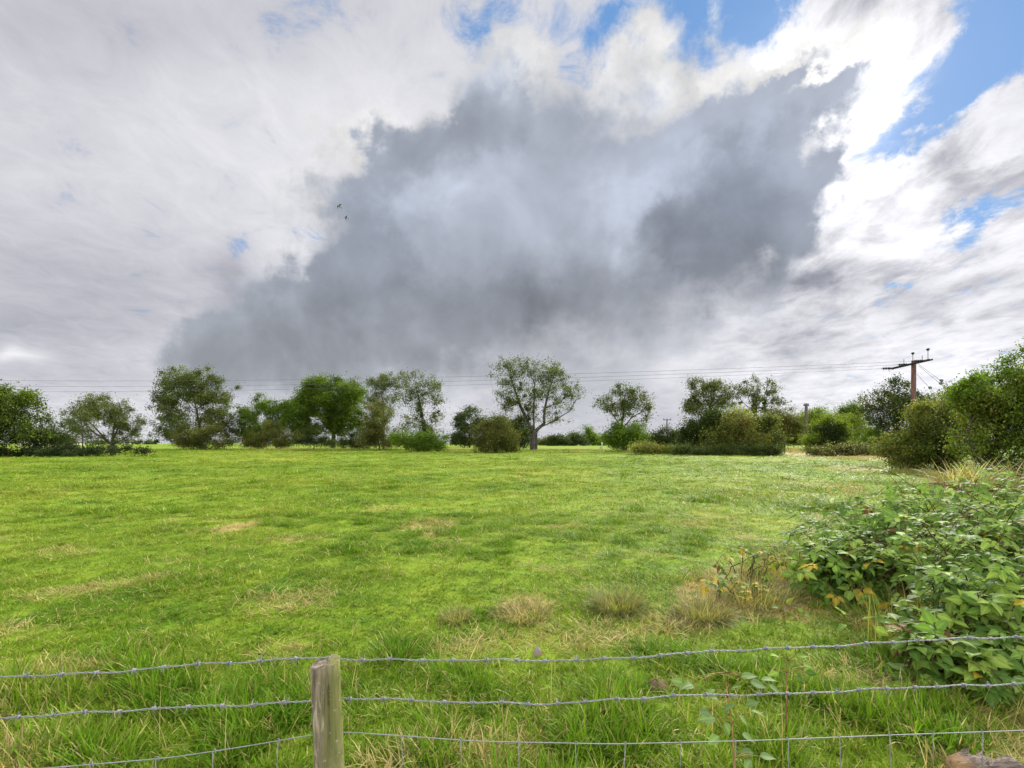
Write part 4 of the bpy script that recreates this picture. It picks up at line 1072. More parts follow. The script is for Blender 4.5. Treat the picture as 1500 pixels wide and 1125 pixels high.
def wire_line(table, step=0.02, x0=-3.1, x1=2.55):
    xs = np.arange(x0, x1 + 1e-6, step)
    zx = []
    for t in table:
        u = (t[0] - 750) / F; d = FA / (1 - FB * u); zx.append((u * d, CAM_Z + (HOR - t[1]) * d / F))
    # beyond the picture the wire rises to its next post
    zx = [(x0, zx[0][1] + 0.05), ((x0 + zx[0][0]) / 2, zx[0][1] - 0.004)] + zx + [((x1 + zx[-1][0]) / 2, zx[-1][1] + 0.006), (x1, zx[-1][1] + 0.02)]
    z = np.interp(xs, [p[0] for p in zx], [p[1] for p in zx])
    for _ in range(6): z[1:-1] = 0.25 * z[:-2] + 0.5 * z[1:-1] + 0.25 * z[2:]
    return np.stack([xs, FA + FB * xs, z], -1)

def post_mesh(h, r, seed):
    rng = np.random.default_rng(seed)
    n, m = 40, 40
    V = []
    for k in range(m + 1):
        t = k / m; z = h * t
        for j in range(n):
            a = 2 * math.pi * j / n
            rr = r * (1 + 0.05 * math.sin(2 * a + 1.2 + 1.2 * t) + 0.03 * math.sin(3 * a - 2.0 * t) + 0.016 * math.sin(9 * a + 4 * math.sin(5 * t)) + 0.05 * math.sin(t * 7 + 0.4) * math.cos(a - 3.0))
            dd = ((a - 5.15 + 0.05 * math.sin(t * 20)) / 0.10)           # a drying crack down the front right
            rr -= r * 0.30 * math.exp(-dd * dd) * (0.35 + 0.65 * t)
            kn = math.exp(-((a - 4.45) / 0.35) ** 2 - ((t - 0.80) / 0.035) ** 2)   # a knot
            rr += r * 0.10 * kn
            V.append((rr * math.cos(a) + 0.010 * math.sin(t * 3.1), rr * math.sin(a), z + (0.010 * math.cos(a - 0.6) + rng.normal(0, 0.0012)) * (k == m)))
    Fq = [(k * n + j, k * n + (j + 1) % n, (k + 1) * n + (j + 1) % n, (k + 1) * n + j) for k in range(m) for j in range(n)]
    V = np.array(V)
    c = len(V); top = V[m * n:(m + 1) * n]
    ring = (top - top.mean(0)) * 0.88 + top.mean(0); ring[:, 2] += 0.0015
    V = np.vstack([V, ring, ring.mean(0) + (0, 0, -0.003)])
    Fq += [(m * n + j, m * n + (j + 1) % n, c + (j + 1) % n, c + j) for j in range(n)]
    Ft = [(c + j, c + (j + 1) % n, c + n) for j in range(n)]
    return V, np.array(Fq), np.array(Ft)

def post_material():
    m, g, out = new_mat('weathered_post')
    tc = g.node('ShaderNodeTexCoord').outputs['Object']
    st = g.v('MULTIPLY', tc, (1, 1, 0.07))
    grain = g.noise(st, 95, 6, 0.65, dist=0.6)
    broad = g.noise(g.v('MULTIPLY', tc, (1, 1, 0.35)), 22, 5, 0.6, dist=0.8)
    c = g.mix(g.ramp(grain, 0.3, 0.7), (0.085, 0.065, 0.042, 1), (0.31, 0.255, 0.18, 1))
    c = g.mix(g.ramp(broad, 0.52, 0.66), c, (0.42, 0.35, 0.26, 1))                       # bleached, flaking
    c = g.mix(g.ramp(broad, 0.44, 0.36), c, (0.10, 0.075, 0.055, 1))                     # dark stain
    x, y, z = g.sep(tc)
    alg = g.ramp(g.m('ADD', g.m('MULTIPLY', x, 16.0), g.m('MULTIPLY', g.noise(g.v('MULTIPLY', tc, (1, 1, 0.3)), 30, 4, 0.6), 1.5)), 0.55, 1.25)
    c = g.mix(g.m('MULTIPLY', alg, 0.8), c, (0.19, 0.20, 0.055, 1))                      # green algae down the right side
    lich = g.ramp(g.noise(tc, 60, 4, 0.6), 0.62, 0.70)
    c = g.mix(g.m('MULTIPLY', lich, 0.5), c, (0.50, 0.48, 0.40, 1))
    p = g.node('ShaderNodeBsdfPrincipled'); p.inputs['Roughness'].default_value = 0.9; p.inputs['Specular IOR Level'].default_value = 0.2
    g.put(p.inputs['Base Color'], c)
    b = g.node('ShaderNodeBump'); b.inputs['Strength'].default_value = 1.0; b.inputs['Distance'].default_value = 0.010
    g.put(b.inputs['Height'], g.m('ADD', grain, broad)); g.nt.links.new(b.outputs[0], p.inputs['Normal'])
    g.nt.links.new(p.outputs[0], out.inputs[0])
    return m

def build_fence():
    xp = (479 - 750) / F * 1.352
    base = np.array([xp, 1.345, float(gz(xp, 1.345)) - 0.03])
    root = empty('wire_fence', base, 'post and wire fence crossing the foreground, two barbed strands above netting', 'fence')
    V, Fq, Ft = post_mesh(1.0 + 0.016, 0.0365, 3)
    topz = CAM_Z + (HOR - 966) * 1.335 / F
    V[:, 2] *= (topz - base[2]) / (V[:, 2].max())
    pm = post_material()
    post = mesh_obj('post', V, [Fq, Ft], pm, root, smooth=True)
    for xo in (-3.1, 2.55):                                             # the next posts, just out of view
        o = post.copy(); COL.objects.link(o); o.parent = root
        y = FA + FB * xo - 0.04
        o.location = Vector((xo, y, float(gz(xo, y)) - 0.03)) - Vector(base)
    rng = np.random.default_rng(9)
    barb = None
    for key in ('top', 'mid'):
        line = wire_line(WIRE_ROWS[key], 0.006)
        s = np.arange(len(line)) * 0.006
        line[:, 2] += 0.0024 * np.sin(s * 9 + (key == 'mid')) + 0.0016 * np.sin(s * 23) + 0.0012 * np.sin(s * 41 + 1)
        mb = MB()
        for ph in (0, math.pi):
            w = s / 0.040 * 2 * math.pi + ph
            off = np.stack([0 * s, 0.0015 * np.cos(w), 0.0015 * np.sin(w)], -1)
            mb.tube(line + off - base, 0.00125, 5)
        wire = mb.build('barbed_wire', MAT['wire'], root, True)
        if barb is None:
            bb = MB()
            for q, xo in ((0, -0.003), (1, 0.003)):
                t = np.linspace(0, 2 * math.pi * 1.6, 14) + q * math.pi / 2
                coil = np.stack([xo + np.linspace(-0.002, 0.002, 14), 0.0042 * np.cos(t), 0.0042 * np.sin(t)], -1)
                a = coil[0] + np.array([xo * 1.2, 0, 0]); 
                e0 = coil[0] + np.array([-0.003, (coil[1] - coil[0])[1] * -4, (coil[1] - coil[0])[2] * -4])
                e1 = coil[-1] + np.array([0.003, (coil[-1] - coil[-2])[1] * 4, (coil[-1] - coil[-2])[2] * 4])
                bb.tube(np.vstack([e0, coil, e1]), np.concatenate([[0.0004], np.full(14, 0.00125), [0.0004]]), 5)
        x = -2.9 + rng.uniform(0, 0.05)
        first = True
        while x < 2.4:
            if barb is None:
                o = bb.build('barb', MAT['wire'], wire, True); barb = o
            else:
                o = barb.copy(); COL.objects.link(o); o.parent = wire
            i = int(round((x + 3.1) / 0.006))
            o.location = Vector(line[i] - base)
            o.rotation_euler = (rng.uniform(0, 6.28), rng.normal(0, .1), rng.normal(0, .15))
            x += 0.082 + rng.normal(0, 0.006)
    # stock netting: one part, its top wire sagging, uprights knotted to it
    mb = MB()
    top = wire_line(WIRE_ROWS['net'], 0.02)
    mb.tube(top - base, 0.00135, 6)
    g0 = top[:, 2]
    for h in (0.16, 0.31, 0.45, 0.58):
        l = top.copy(); l[:, 2] = np.maximum(g0 - h, gz(l[:, 0], l[:, 1]) + 0.02); mb.tube(l - base, 0.0011, 5)
    for k, x in enumerate(np.arange(-3.0, 2.5, 0.157) + 0.03):
        i = int(round((x + 3.1) / 0.02)); p = top[i]
        zz = np.linspace(p[2], max(0.03, p[2] - 0.66), 12)
        l = np.stack([p[0] + 0.003 * np.sin(zz * 14 + k) + 0.006 * (p[2] - zz) * math.sin(k * 2.3), np.full(12, p[1] - 0.003), zz], -1)
        mb.tube(l - base, 0.0011, 5)
        for h in (0, 0.16, 0.31, 0.45):
            kn = np.stack([p[0] + 0.0035 * np.cos(np.linspace(0, 9, 12)), p[1] + 0.003 * np.sin(np.linspace(0, 9, 12)), p[2] - h + np.linspace(-0.005, 0.005, 12)], -1)
            mb.tube(kn - base, 0.0010, 4)
    mb.build('wire_netting', MAT['wire'], root, True)
build_fence()

# ================================================================ poles and overhead wires
ARM_L = P3(1304, 540.5, 33.5); ARM_R = P3(1364, 526.5, 30.0)
def build_poles():
    d = 31.7
    top = P3(1338.5, 531, d)
    base = np.array([P3(1338, 600, d)[0], d, float(gz(P3(1338, 600, d)[0], d))])
    root = empty('electricity_pole', base, 'red brown wooden pole with a slanting crossarm and stay wires, nearest of the poles', 'pole')
    mb = MB()
    mb.tube([(0, 0, -0.1), (0, 0, (top - base)[2] * 0.5), tuple(top - base + np.array([0, 0, 0.12]))], [0.155, 0.14, 0.125], 14)
    mb.build('pole', MAT['pole'], root, True)
    a, b = ARM_L - base, ARM_R - base
    dv = (b - a) / np.linalg.norm(b - a)
    side = np.cross(dv, (0, 0, 1.0)); side /= np.linalg.norm(side)
    mb = MB()
    for s in (-0.10, 0.10):
        V = []
        for p in (a, b):
            for h in (-0.045, 0.045):
                for w in (-0.02, 0.02): V.append(p + side * (s * 0.9 + w) + np.array([0, 0, h]))
        mb.add(V, [(0, 1, 3, 2), (4, 6, 7, 5), (0, 4, 5, 1), (2, 3, 7, 6), (0, 2, 6, 4), (1, 5, 7, 3)])
    mb.build('crossarm', MAT['dark'], root)
    left = np.array([-1.0, 0.35, 0]); left /= np.linalg.norm(left)
    ends = []
    for t in (0.10, 0.52, 0.90):                         # strain insulators pulled towards the line
        p = a + (b - a) * t
        mb = MB()
        L = left if t < 0.2 else left
        for q in range(5):
            c0 = p + L * (0.18 + 0.09 * q)
            mb.tube([c0, c0 + L * 0.03, c0 + L * 0.06], [0.05, 0.10, 0.05], 10)
        mb.tube([p, p + L * 0.7], 0.02, 6)
        mb.build('strain_insulator', MAT['dark'], root, True)
        ends.append(p + L * 0.7 + base)
    for t, h in ((0.03, 0.0), (0.36, 0.42), (0.58, 0.62), (0.80, 0.36), (0.93, 0.62)):   # pins standing on the arm
        if h == 0: continue
        p = a + (b - a) * t
        mb = MB(); mb.tube([p, p + (0, 0, h)], 0.016, 6)
        if h > 0.5:
            q = p + np.array([0, 0, h]); mb.tube([q - (0, 0, .07), q, q + (0, 0, 0.04), q + (0, 0, 0.09)], [0.03, 0.085, 0.095, 0.04], 10)
        mb.build('pin_insulator', MAT['dark'], root, True)
    for (x0, y0, x1, y1, dd) in ((1345, 533, 1428, 592, 27), (1346, 536, 1424, 598, 27.3), (1343, 548, 1392, 598, 29)):
        p, q = P3(x0, y0, d) - base, P3(x1, y1, dd) - base
        mb = MB(); mb.tube([p, p + (q - p) * 0.5 + (0, 0, -0.05), q], 0.013, 5)
        m = p + (q - p) * (0.45 if x0 != 1343 else 0.42)
        e = (q - p) / np.linalg.norm(q - p)
        mb.tube([m - e * 0.12, m - e * 0.05, m + e * 0.05, m + e * 0.12], [0.02, 0.085, 0.085, 0.02], 8)
        gnd = q + (q - p) / np.linalg.norm(q - p) * 4.2
        mb.tube([q, gnd], 0.013, 5)
        mb.build('stay_wire', MAT['cable'], root, True)
    # wires of the line: three, sagging away to the left
    ends3 = [ends[0], ends[1], ends[2]]
    lefts = [P3(-520, 561, 54), P3(-520, 553, 50), P3(-520, 543, 46)]
    names = ['lowest of the three thin overhead wires crossing the sky', 'middle wire of the three thin overhead wires', 'uppermost of the three thin overhead wires crossing the sky']
    mids = [(600, 566), (600, 560), (600, 553.5)]
    for k in range(3):
        A, B = ends3[k], lefts[k]
        t = np.linspace(0, 1, 60)
        # sag chosen so that the wire hangs where it is seen in the middle
        tm = None
        L = A + (B - A) * t[:, None]
        pxm = 750 + L[:, 0] / L[:, 1] * F
        i = int(np.abs(pxm - mids[k][0]).argmin())
        want = CAM_Z + (HOR - mids[k][1]) * L[i, 1] / F
        s = (L[i, 2] - want) / (4 * t[i] * (1 - t[i]))
        L[:, 2] -= s * 4 * t * (1 - t)
        mb = MB(); mb.tube(L - A, 0.0085, 5)
        o = mb.build('overhead_wire', MAT['cable'], None, True, Vector(A)); tag(o, names[k], 'wire', 'overhead wires across the sky')
    # plain dark pole by the lime bushes
    d = 84
    b0 = P3(1181, 640, d); b0[2] = float(gz(b0[0], d))
    r = empty('electricity_pole', b0, 'plain dark pole standing in front of the light green tree', 'pole')
    mb = MB(); mb.tube([(0, 0, -.1), (0, 0, P3(0, 591, d)[2] - b0[2])], [0.28, 0.22], 10); mb.build('pole', MAT['farpole'], r, True)
    h = P3(0, 594, d)[2] - b0[2]
    mb = MB(); mb.box((0, 0, h), (0.9, 0.16, 0.14)); mb.build('crossarm', MAT['farpole'], r)
    mb = MB()
    for q in (-.35, .35): mb.tube([(q, 0, h), (q, 0, h + .35)], [.07, .05], 8)
    mb.build('insulator', MAT['dark'], r, True)
    for (px, topy, d, armw, lab) in ((977, 614.5, 150, 2.3, 'grey T shaped pole rising behind the small upright shrub'), (845.5, 633.5, 300, 3.2, 'tiny far off pole above the distant bushes')):
        b0 = P3(px, 640, d); b0[2] = float(gz(b0[0], d))
        r = empty('electricity_pole', b0, lab, 'pole')
        h = P3(0, topy, d)[2] - b0[2]
        mb = MB(); mb.tube([(0, 0, -.1), (0, 0, h)], [0.2, 0.16], 10); mb.build('pole', MAT['farpole'], r, True)
        mb = MB(); mb.box((0, -0.2, h - .12), (armw, .16, .2)); mb.build('crossarm', MAT['farpole'], r)
        for q in (-.42, 0, .42):
            mb = MB(); mb.tube([(q * armw, -0.2, h - .02), (q * armw, -0.2, h + .38)], [.09, .07], 8); mb.build('insulator', MAT['dark'], r, True)
build_poles()

# ================================================================ birds
def build_birds():
    def bird(px, py, d, label, span, yaw, roll, flap):
        root_loc = P3(px, py, d)
        mb = MB()
        ys = np.linspace(-0.2, 0.24, 11); rad = np.array([.012, .022, .034, .045, .05, .048, .042, .034, .03, .024, .008])
        mb.tube(np.stack([0 * ys, ys, 0.015 * np.cos(ys * 5)], -1), rad, 10)
        # tail fan
        mb.add([(-.012, -.18, .01), (.012, -.18, .01), (.055, -.31, .012), (-.055, -.31, .012), (-.012, -.18, .0), (.012, -.18, .0), (.055, -.31, .006), (-.055, -.31, .006)],
               [(0, 1, 2, 3), (7, 6, 5, 4), (0, 3, 7, 4), (1, 5, 6, 2), (3, 2, 6, 7)])
        for s in (-1, 1):
            st = [(0.03, .06, -.08, .02), (.30 * span, .11, -.06, .02 + flap[0]), (.62 * span, .05, -.06, .02 + flap[1]), (1.0 * span, -.07, -.10, .02 + flap[2])]
            V, Fs = [], []
            for (x, y0, y1, z) in st:
                V += [(s * x, y0, z), (s * x, y1, z - .005), (s * x, y1, z - .012), (s * x, y0, z - .012)]
            for k in range(3):
                for j in range(4):
                    a, b = k * 4 + j, k * 4 + (j + 1) % 4
                    Fs.append((a, b, b + 4, a + 4))
            Fs.append((12, 13, 14, 15))
            mb.add(V, Fs)
        o = mb.build('bird', MAT['feather'], None, True, Vector(root_loc))
        o.rotation_euler = (math.radians(12), math.radians(roll), math.radians(yaw))
        tag(o, label, 'bird', 'birds in the sky')
    bird(497, 302.5, 50, 'dark gull shaped bird flying with raised wings, upper of the two', 0.36, 150, 16, (.12, .12, .02))
    bird(507, 319, 62, 'fainter gliding bird with level wings, lower of the two', 0.40, 120, 20, (.03, .05, .02))
build_birds()

# ================================================================ far houses and the marker post
def house(px, d, w, dep, hw, hr, label, hip=0.0):
    x = (px - 750) / F * d
    z = float(gz(x, d))
    r = empty('house', (x, d, z), label, 'house', 'far houses beyond the left hedge' if px < 400 else None)
    mb = MB(); mb.box((0, dep / 2, hw / 2 - .1), (w, dep, hw + .2)); mb.build('wall', MAT['render'], r)
    mb = MB(); e = 0.3; k = w / 2 * hip
    v = [(-w / 2 - e, -e, hw - .05), (w / 2 + e, -e, hw - .05), (w / 2 + e, dep + e, hw - .05), (-w / 2 - e, dep + e, hw - .05), (-w / 2 + k, dep / 2, hw + hr), (w / 2 - k, dep / 2, hw + hr)]
    mb.add(v, [(0, 1, 5, 4), (2, 3, 4, 5), (1, 2, 5), (3, 0, 4), (3, 2, 1, 0)]); rf = mb.build('roof', MAT['roof'], r)
    mb = MB(); mb.box((w * .25, dep / 2, hw + hr + .2), (.7, .7, 1.0)); mb.build('chimney', MAT['roof'], rf)
    for q in (-.3, .3):
        mb = MB(); mb.box((q * w, -0.02, hw * .55), (w * .14, .1, hw * .4)); mb.build('window', MAT['glass'], r)
    mb = MB(); mb.box((0, -0.02, hw * .4), (w * .09, .1, hw * .8)); mb.build('door', MAT['farpole'], r)
def build_far():
    house(43, 150, 6.4, 5, 1.6, 1.5, 'low pale house with a brown hipped roof, below the left edge tree', 0.25)
    house(100, 165, 3.6, 4, 1.2, 1.0, 'small white cottage seen under the thin sapling', 0.2)
    house(941, 165, 4.6, 4, 1.9, 1.4, 'white house glimpsed right of the leaning ash', 0.1)
    d = 92; x = (882.5 - 750) / F * d; z = float(gz(x, d))
    mb = MB(); lean = np.array([-.12, 0, 1.35])
    mb.tube([(0, 0, -.1), lean * .97, lean], [.10, .10, .05], 10)
    o = mb.build('marker_post', MAT['paint'], None, True, Vector((x, d, z))); tag(o, 'short leaning white marker post at the edge of the far grass', 'post')
    d = 72; x = (970 - 750) / F * d; z = float(gz(x, d))
    mb = MB(); mb.tube([(0, 0, -.1), (.03, 0, 1.4), (.02, 0, 2.6)], [.09, .08, .06], 8)
    o = mb.build('wooden_stake', MAT['farpole'], None, True, Vector((x, d, z))); tag(o, 'pale wooden stake standing in the shrub left of the thicket', 'post')
build_far()

# ================================================================ brambles in the right foreground
def leaflet_template(fold=0.22, curl=0.25):
    ts = np.array([0, 0.14, 0.34, 0.56, 0.78, 1.0]); ws = np.array([0.03, 0.22, 0.315, 0.255, 0.12, 0.0])
    V, C = [], []
    for t, w in zip(ts, ws):
        z = -curl * t * t
        for s in (-1, -0.5, 0, 0.5, 1):
            V.append((s * w, t + (0.03 if abs(s) == 1 else 0), z + fold * abs(s) * w + (0.02 if abs(s) == 0.5 else 0)))
            C.append(1.35 if s == 0 else (0.92 if abs(s) == 0.5 else 1.05))
    Fq = [(r * 5 + j, r * 5 + j + 1, (r + 1) * 5 + j + 1, (r + 1) * 5 + j) for r in range(5) for j in range(4)]
    return np.array(V), np.array(Fq), np.repeat(np.array(C)[:, None], 3, 1)
LT, LTF, LTC = leaflet_template()
def compound_template(k=3):
    V, Fq, C = [], [], []
    spec = [(0, 0.30, 1.0), (1.15, 0.22, 0.82), (-1.15, 0.22, 0.82)]
    if k == 5: spec += [(1.9, 0.02, 0.6), (-1.9, 0.02, 0.6)]
    for i, (a, st, s) in enumerate(spec):
        v = LT * s; v = v + np.array([0, st * 0.5, 0])
        c, sn = math.cos(a), math.sin(a)
        v = np.stack([v[:, 0] * c + v[:, 1] * sn, -v[:, 0] * sn + v[:, 1] * c, v[:, 2] - 0.06 * abs(a)], -1)
        v[:, 1] += 0.28 if i == 0 else (0.18 if i < 3 else 0.10)
        V.append(v); Fq.append(LTF + i * len(LT)); C.append(LTC)
    # petiole
    n = sum(len(v) for v in V)
    V.append(np.array([(-.018, 0, 0), (.018, 0, 0), (.014, .45, 0), (-.014, .45, 0)])); Fq.append(np.array([(n, n + 1, n + 2, n + 3)])); C.append(np.full((4, 3), 1.1))
    return np.concatenate(V), np.concatenate(Fq), np.concatenate(C)
C3, C5 = compound_template(3), compound_template(5)

def bramble_cols(rng, n, yellow=0.03):
    pal = np.array([(0.115, 0.200, 0.030), (0.155, 0.250, 0.042), (0.072, 0.135, 0.022), (0.21, 0.29, 0.050)])
    c = pal[rng.integers(0, 4, n)] * rng.uniform(0.75, 1.3, (n, 1))
    y = rng.uniform(size=n)
    c[y < yellow] = np.array((0.42, 0.30, 0.03)) * rng.uniform(0.8, 1.2, ((y < yellow).sum(), 1))
    k = (y > 1 - min(yellow, .06) * 0.35); c[k] = np.array((0.16, 0.075, 0.03)) * rng.uniform(0.7, 1.3, (k.sum(), 1))
    return c

def leaf_batch(rng, pos, nrm, size, yellow, tmpl, tilt=0.45):
    """compound leaves whose upper side looks along nrm"""
    n = len(pos)
    nz = nrm + rng.normal(0, tilt, (n, 3)); nz /= np.linalg.norm(nz, axis=1, keepdims=True)
    a = rng.normal(size=(n, 3)); a[:, 2] -= 0.5
    yv = a - (a * nz).sum(1, keepdims=True) * nz; yv /= np.linalg.norm(yv, axis=1, keepdims=True)
    xv = np.cross(yv, nz)
    R = np.stack([xv, yv, nz], -1)
    return scatter(tmpl[0], tmpl[1], pos, R, size * rng.uniform(0.65, 1.3, n)[:, None] * np.ones((1, 3)), bramble_cols(rng, n, yellow), tmpl[2])

def bramble(label, mounds, seed, density, leaf=0.075, yellow=0.03, canes=26, name='bramble_bush', inner=0.5, berries=0):
    rng = np.random.default_rng(seed)
    cx, cy = mounds[0][0], mounds[0][1]
    base = np.array([cx, cy, float(gz(cx, cy)) - 0.02])
    root = empty(name, base, label, 'bramble', 'bramble bushes in the right foreground')
    cm = MB(); VV, FF, CC, off = [], [], [], 0
    def put(b):
        nonlocal off
        VV.append(b[0]); FF.append(b[1] + off); CC.append(b[2]); off += len(b[0])
    tips = []
    for (mx, my, rx, ry, h) in mounds:
        area = 2 * math.pi * ((rx * ry + rx * h + ry * h) / 3)
        for layer, frac in ((1.0, 1.0), (0.80, inner), (0.6, inner * 0.5)):
            n = int(area * density * frac)
            v = rng.normal(size=(n, 3)); v[:, 2] = np.abs(v[:, 2]); v /= np.linalg.norm(v, axis=1, keepdims=True)
            lump = 1 + 0.16 * np.sin(v[:, 0] * 5 + seed) * np.sin(v[:, 1] * 6 + 1) + 0.12 * np.sin(v[:, 0] * 11 + v[:, 2] * 7 + seed * 2)
            r = layer * lump * (1 + rng.normal(0, 0.05, n))
            p = np.stack([mx + rx * v[:, 0] * r, my + ry * v[:, 1] * r, h * v[:, 2] * r], -1)
            p[:, 2] += gz(p[:, 0], p[:, 1])
            # leave gaps so that the shadowed inside shows
            gp = clump(p[:, 0] * 1.6 + p[:, 2], p[:, 1] * 1.6 - p[:, 2] * 1.3, 2.6, seed + 40)
            keep = (gp > 0.34) | ((layer < 0.9) & (gp > 0.12)); keep &= rng.uniform(size=n) < 0.35 + 0.65 * np.clip(v[:, 2] * 2.0 + 0.25, 0, 1)
            p = p[keep]; nn = v[keep] / np.array([rx, ry, h]); nn /= np.linalg.norm(nn, axis=1, keepdims=True)
            nn = nn * 0.6 + np.array([0, -0.38, 0.62])
            h5 = rng.uniform(size=len(p)) < 0.3
            put(leaf_batch(rng, p[~h5], nn[~h5], leaf, yellow, C3)); put(leaf_batch(rng, p[h5], nn[h5], leaf, yellow, C5))
        for k in range(canes):
            a = rng.uniform(0, 6.283); e = rng.uniform(0.4, 1.15)
            b0 = np.array([mx + rx * 0.5 * rng.normal(0, .6), my + ry * 0.5 * rng.normal(0, .6), 0])
            e1 = np.array([mx + rx * e * math.cos(a), my + ry * e * math.sin(a), h * rng.uniform(0.25, 1.0)])
            b0[2] = float(gz(b0[0], b0[1])); e1[2] += float(gz(e1[0], e1[1]))
            c = (b0 + e1) / 2; c[2] = max(b0[2], e1[2]) + h * rng.uniform(0.5, 1.0)
            t = np.linspace(0, 1, 12)[:, None]
            l = (1 - t) ** 2 * b0 + 2 * t * (1 - t) * c + t * t * e1 + rng.normal(0, 0.008, (12, 3))
            cm.tube(l - base, np.linspace(0.0055, 0.0022, 12), 5, np.array((1.0, .75, .7)) * rng.uniform(.6, 1.4))
            m = rng.integers(4, 8)
            tt = rng.uniform(0.45, 1.0, m); ii = np.clip((tt * 11).astype(int), 0, 11)
            put(leaf_batch(rng, l[ii] + rng.normal(0, .02, (m, 3)), np.tile((0, -0.1, 1.0), (m, 1)), leaf, yellow, C3, .35))
            tips.append(l[-1])
    cm.build('cane', MAT['stem'], root, True)
    mesh_obj('foliage', np.concatenate(VV) - base, [np.concatenate(FF)], MAT['bramble'], root, np.concatenate(CC), True)
    if berries:
        bm_ = MB()
        for k in range(berries):
            p = tips[rng.integers(len(tips))] + rng.normal(0, .03, 3)
            for q in range(rng.integers(2, 5)):
                c = p + rng.normal(0, .02, 3); red = rng.uniform() < 0.4
                for w in range(7):
                    o = c + rng.normal(0, .0045, 3)
                    bm_.tube([o - (0, 0, .0045), o - (0, 0, .002), o + (0, 0, .002), o + (0, 0, .0045)], [.001, .0045, .0045, .001], 6, (0.9, 0.12, 0.1) if red else (.12, .05, .10))
        bm_.build('berry', plain_material('bramble_berries', (0.30, 0.25, 0.25), 0.35, 0, .1), root, True)
    return root

def shoot(label, stem_px, d, leaf_px, size, seed, group='young bramble shoots in the grass', curve=0.03, pale=False):
    """a single young shoot: stem through pixels, leaves hung at pixels"""
    rng = np.random.default_rng(seed)
    pts = [P3(x, y, d + 0.03 * i) for i, (x, y) in enumerate(stem_px)]
    g0 = pts[0].copy(); g0[2] = float(gz(g0[0], g0[1])) - .01
    pts = [g0] + pts
    root = empty('bramble_shoot', g0, label, 'bramble shoot', group)
    mb = MB(); mb.tube(np.array(pts) - g0, np.linspace(.0042, .0020, len(pts)), 6, (3.0, 2.6, 1.9))
    VV, FF, CC, off = [], [], [], 0
    P = np.array(pts)
    for (lx, ly, s, ang) in leaf_px:
        p = P3(lx, ly, d + rng.normal(0, .03))
        j = int(np.linalg.norm(P - p, axis=1).argmin())
        mb.tube([P[j] - g0, (P[j] + p) / 2 - g0 + (0, 0, .01), p - g0], .0017, 5, (2.2, 2.6, 1.2))
        a = math.radians(ang)
        yv = np.array([math.cos(a), rng.normal(-.25, .2), math.sin(a)]); yv /= np.linalg.norm(yv)
        nz = np.array([0.05, -0.30, 0.95]) + rng.normal(0, .25, 3); nz -= nz.dot(yv) * yv; nz /= np.linalg.norm(nz)
        R = np.stack([np.cross(yv, nz), yv, nz], -1)[None]
        col = bramble_cols(rng, 1, 0) * (1.25 if not pale else 1.0)
        if pale: col = col * 0.5 + np.array([[0.20, 0.27, 0.13]]) * 0.6
        b = scatter(LT, LTF, p[None], R, np.array([[size * s] * 3]), col, LTC)
        VV.append(b[0]); FF.append(b[1] + off); CC.append(b[2]); off += len(b[0])
    mb.build('stem', MAT['stem'], root, True)
    mesh_obj('foliage', np.concatenate(VV) - g0, [np.concatenate(FF)], MAT['bramble'], root, np.concatenate(CC), True)

def grass_clump(name, label, cat, px, py, n, h, lean, spread, cols, seed, group=None, w=0.004, extra_leaf=None, depth=None):
    rng = np.random.default_rng(seed)
    d = depth or depth_for(py); x0 = (px - 750) / F * d; z0 = float(gz(x0, d)) - .01
    mb = MB()
    cols = np.array(cols)
    for _ in range(n):
        a = rng.uniform(0, 6.283); r = spread * math.sqrt(rng.uniform())
        base = np.array([r * math.cos(a), r * math.sin(a), 0.0]); az = a + rng.normal(0, .8)
        L = h * rng.uniform(.5, 1.3); ln = lean * rng.uniform(.3, 1.3)
        dr = np.array([math.cos(az), math.sin(az), 0]); sd_ = np.array([-dr[1], dr[0], 0]); tw = rng.uniform(-1, 1)
        sd_ = sd_ * math.cos(tw) + np.array([0, 0, 1]) * math.sin(tw) * .3
        p = [base]; ts = [0, .3, .6, .85, 1.0]
        for k in range(1, 5):
            an = min(ln * (.25 + 1.0 * ts[k]), 2.1); s = L * (ts[k] - ts[k - 1])
            p.append(p[-1] + s * (dr * math.sin(an) + np.array([0, 0, math.cos(an)])))
        V = []
        for k in range(4): V += [p[k] - sd_ * w * (1, 1, .75, .4)[k], p[k] + sd_ * w * (1, 1, .75, .4)[k]]
        V.append(p[4]); V = np.array(V); V[:, 2] = np.maximum(V[:, 2], 0.003)
        mb.add(V, [(0, 1, 3, 2), (2, 3, 5, 4), (4, 5, 7, 6), (6, 7, 8)], cols[rng.integers(len(cols))] * rng.uniform(.7, 1.3))
    o = mb.build(name, MAT['leaf'], None, False, Vector((x0, d, z0)))
    return tag(o, label, cat, group)

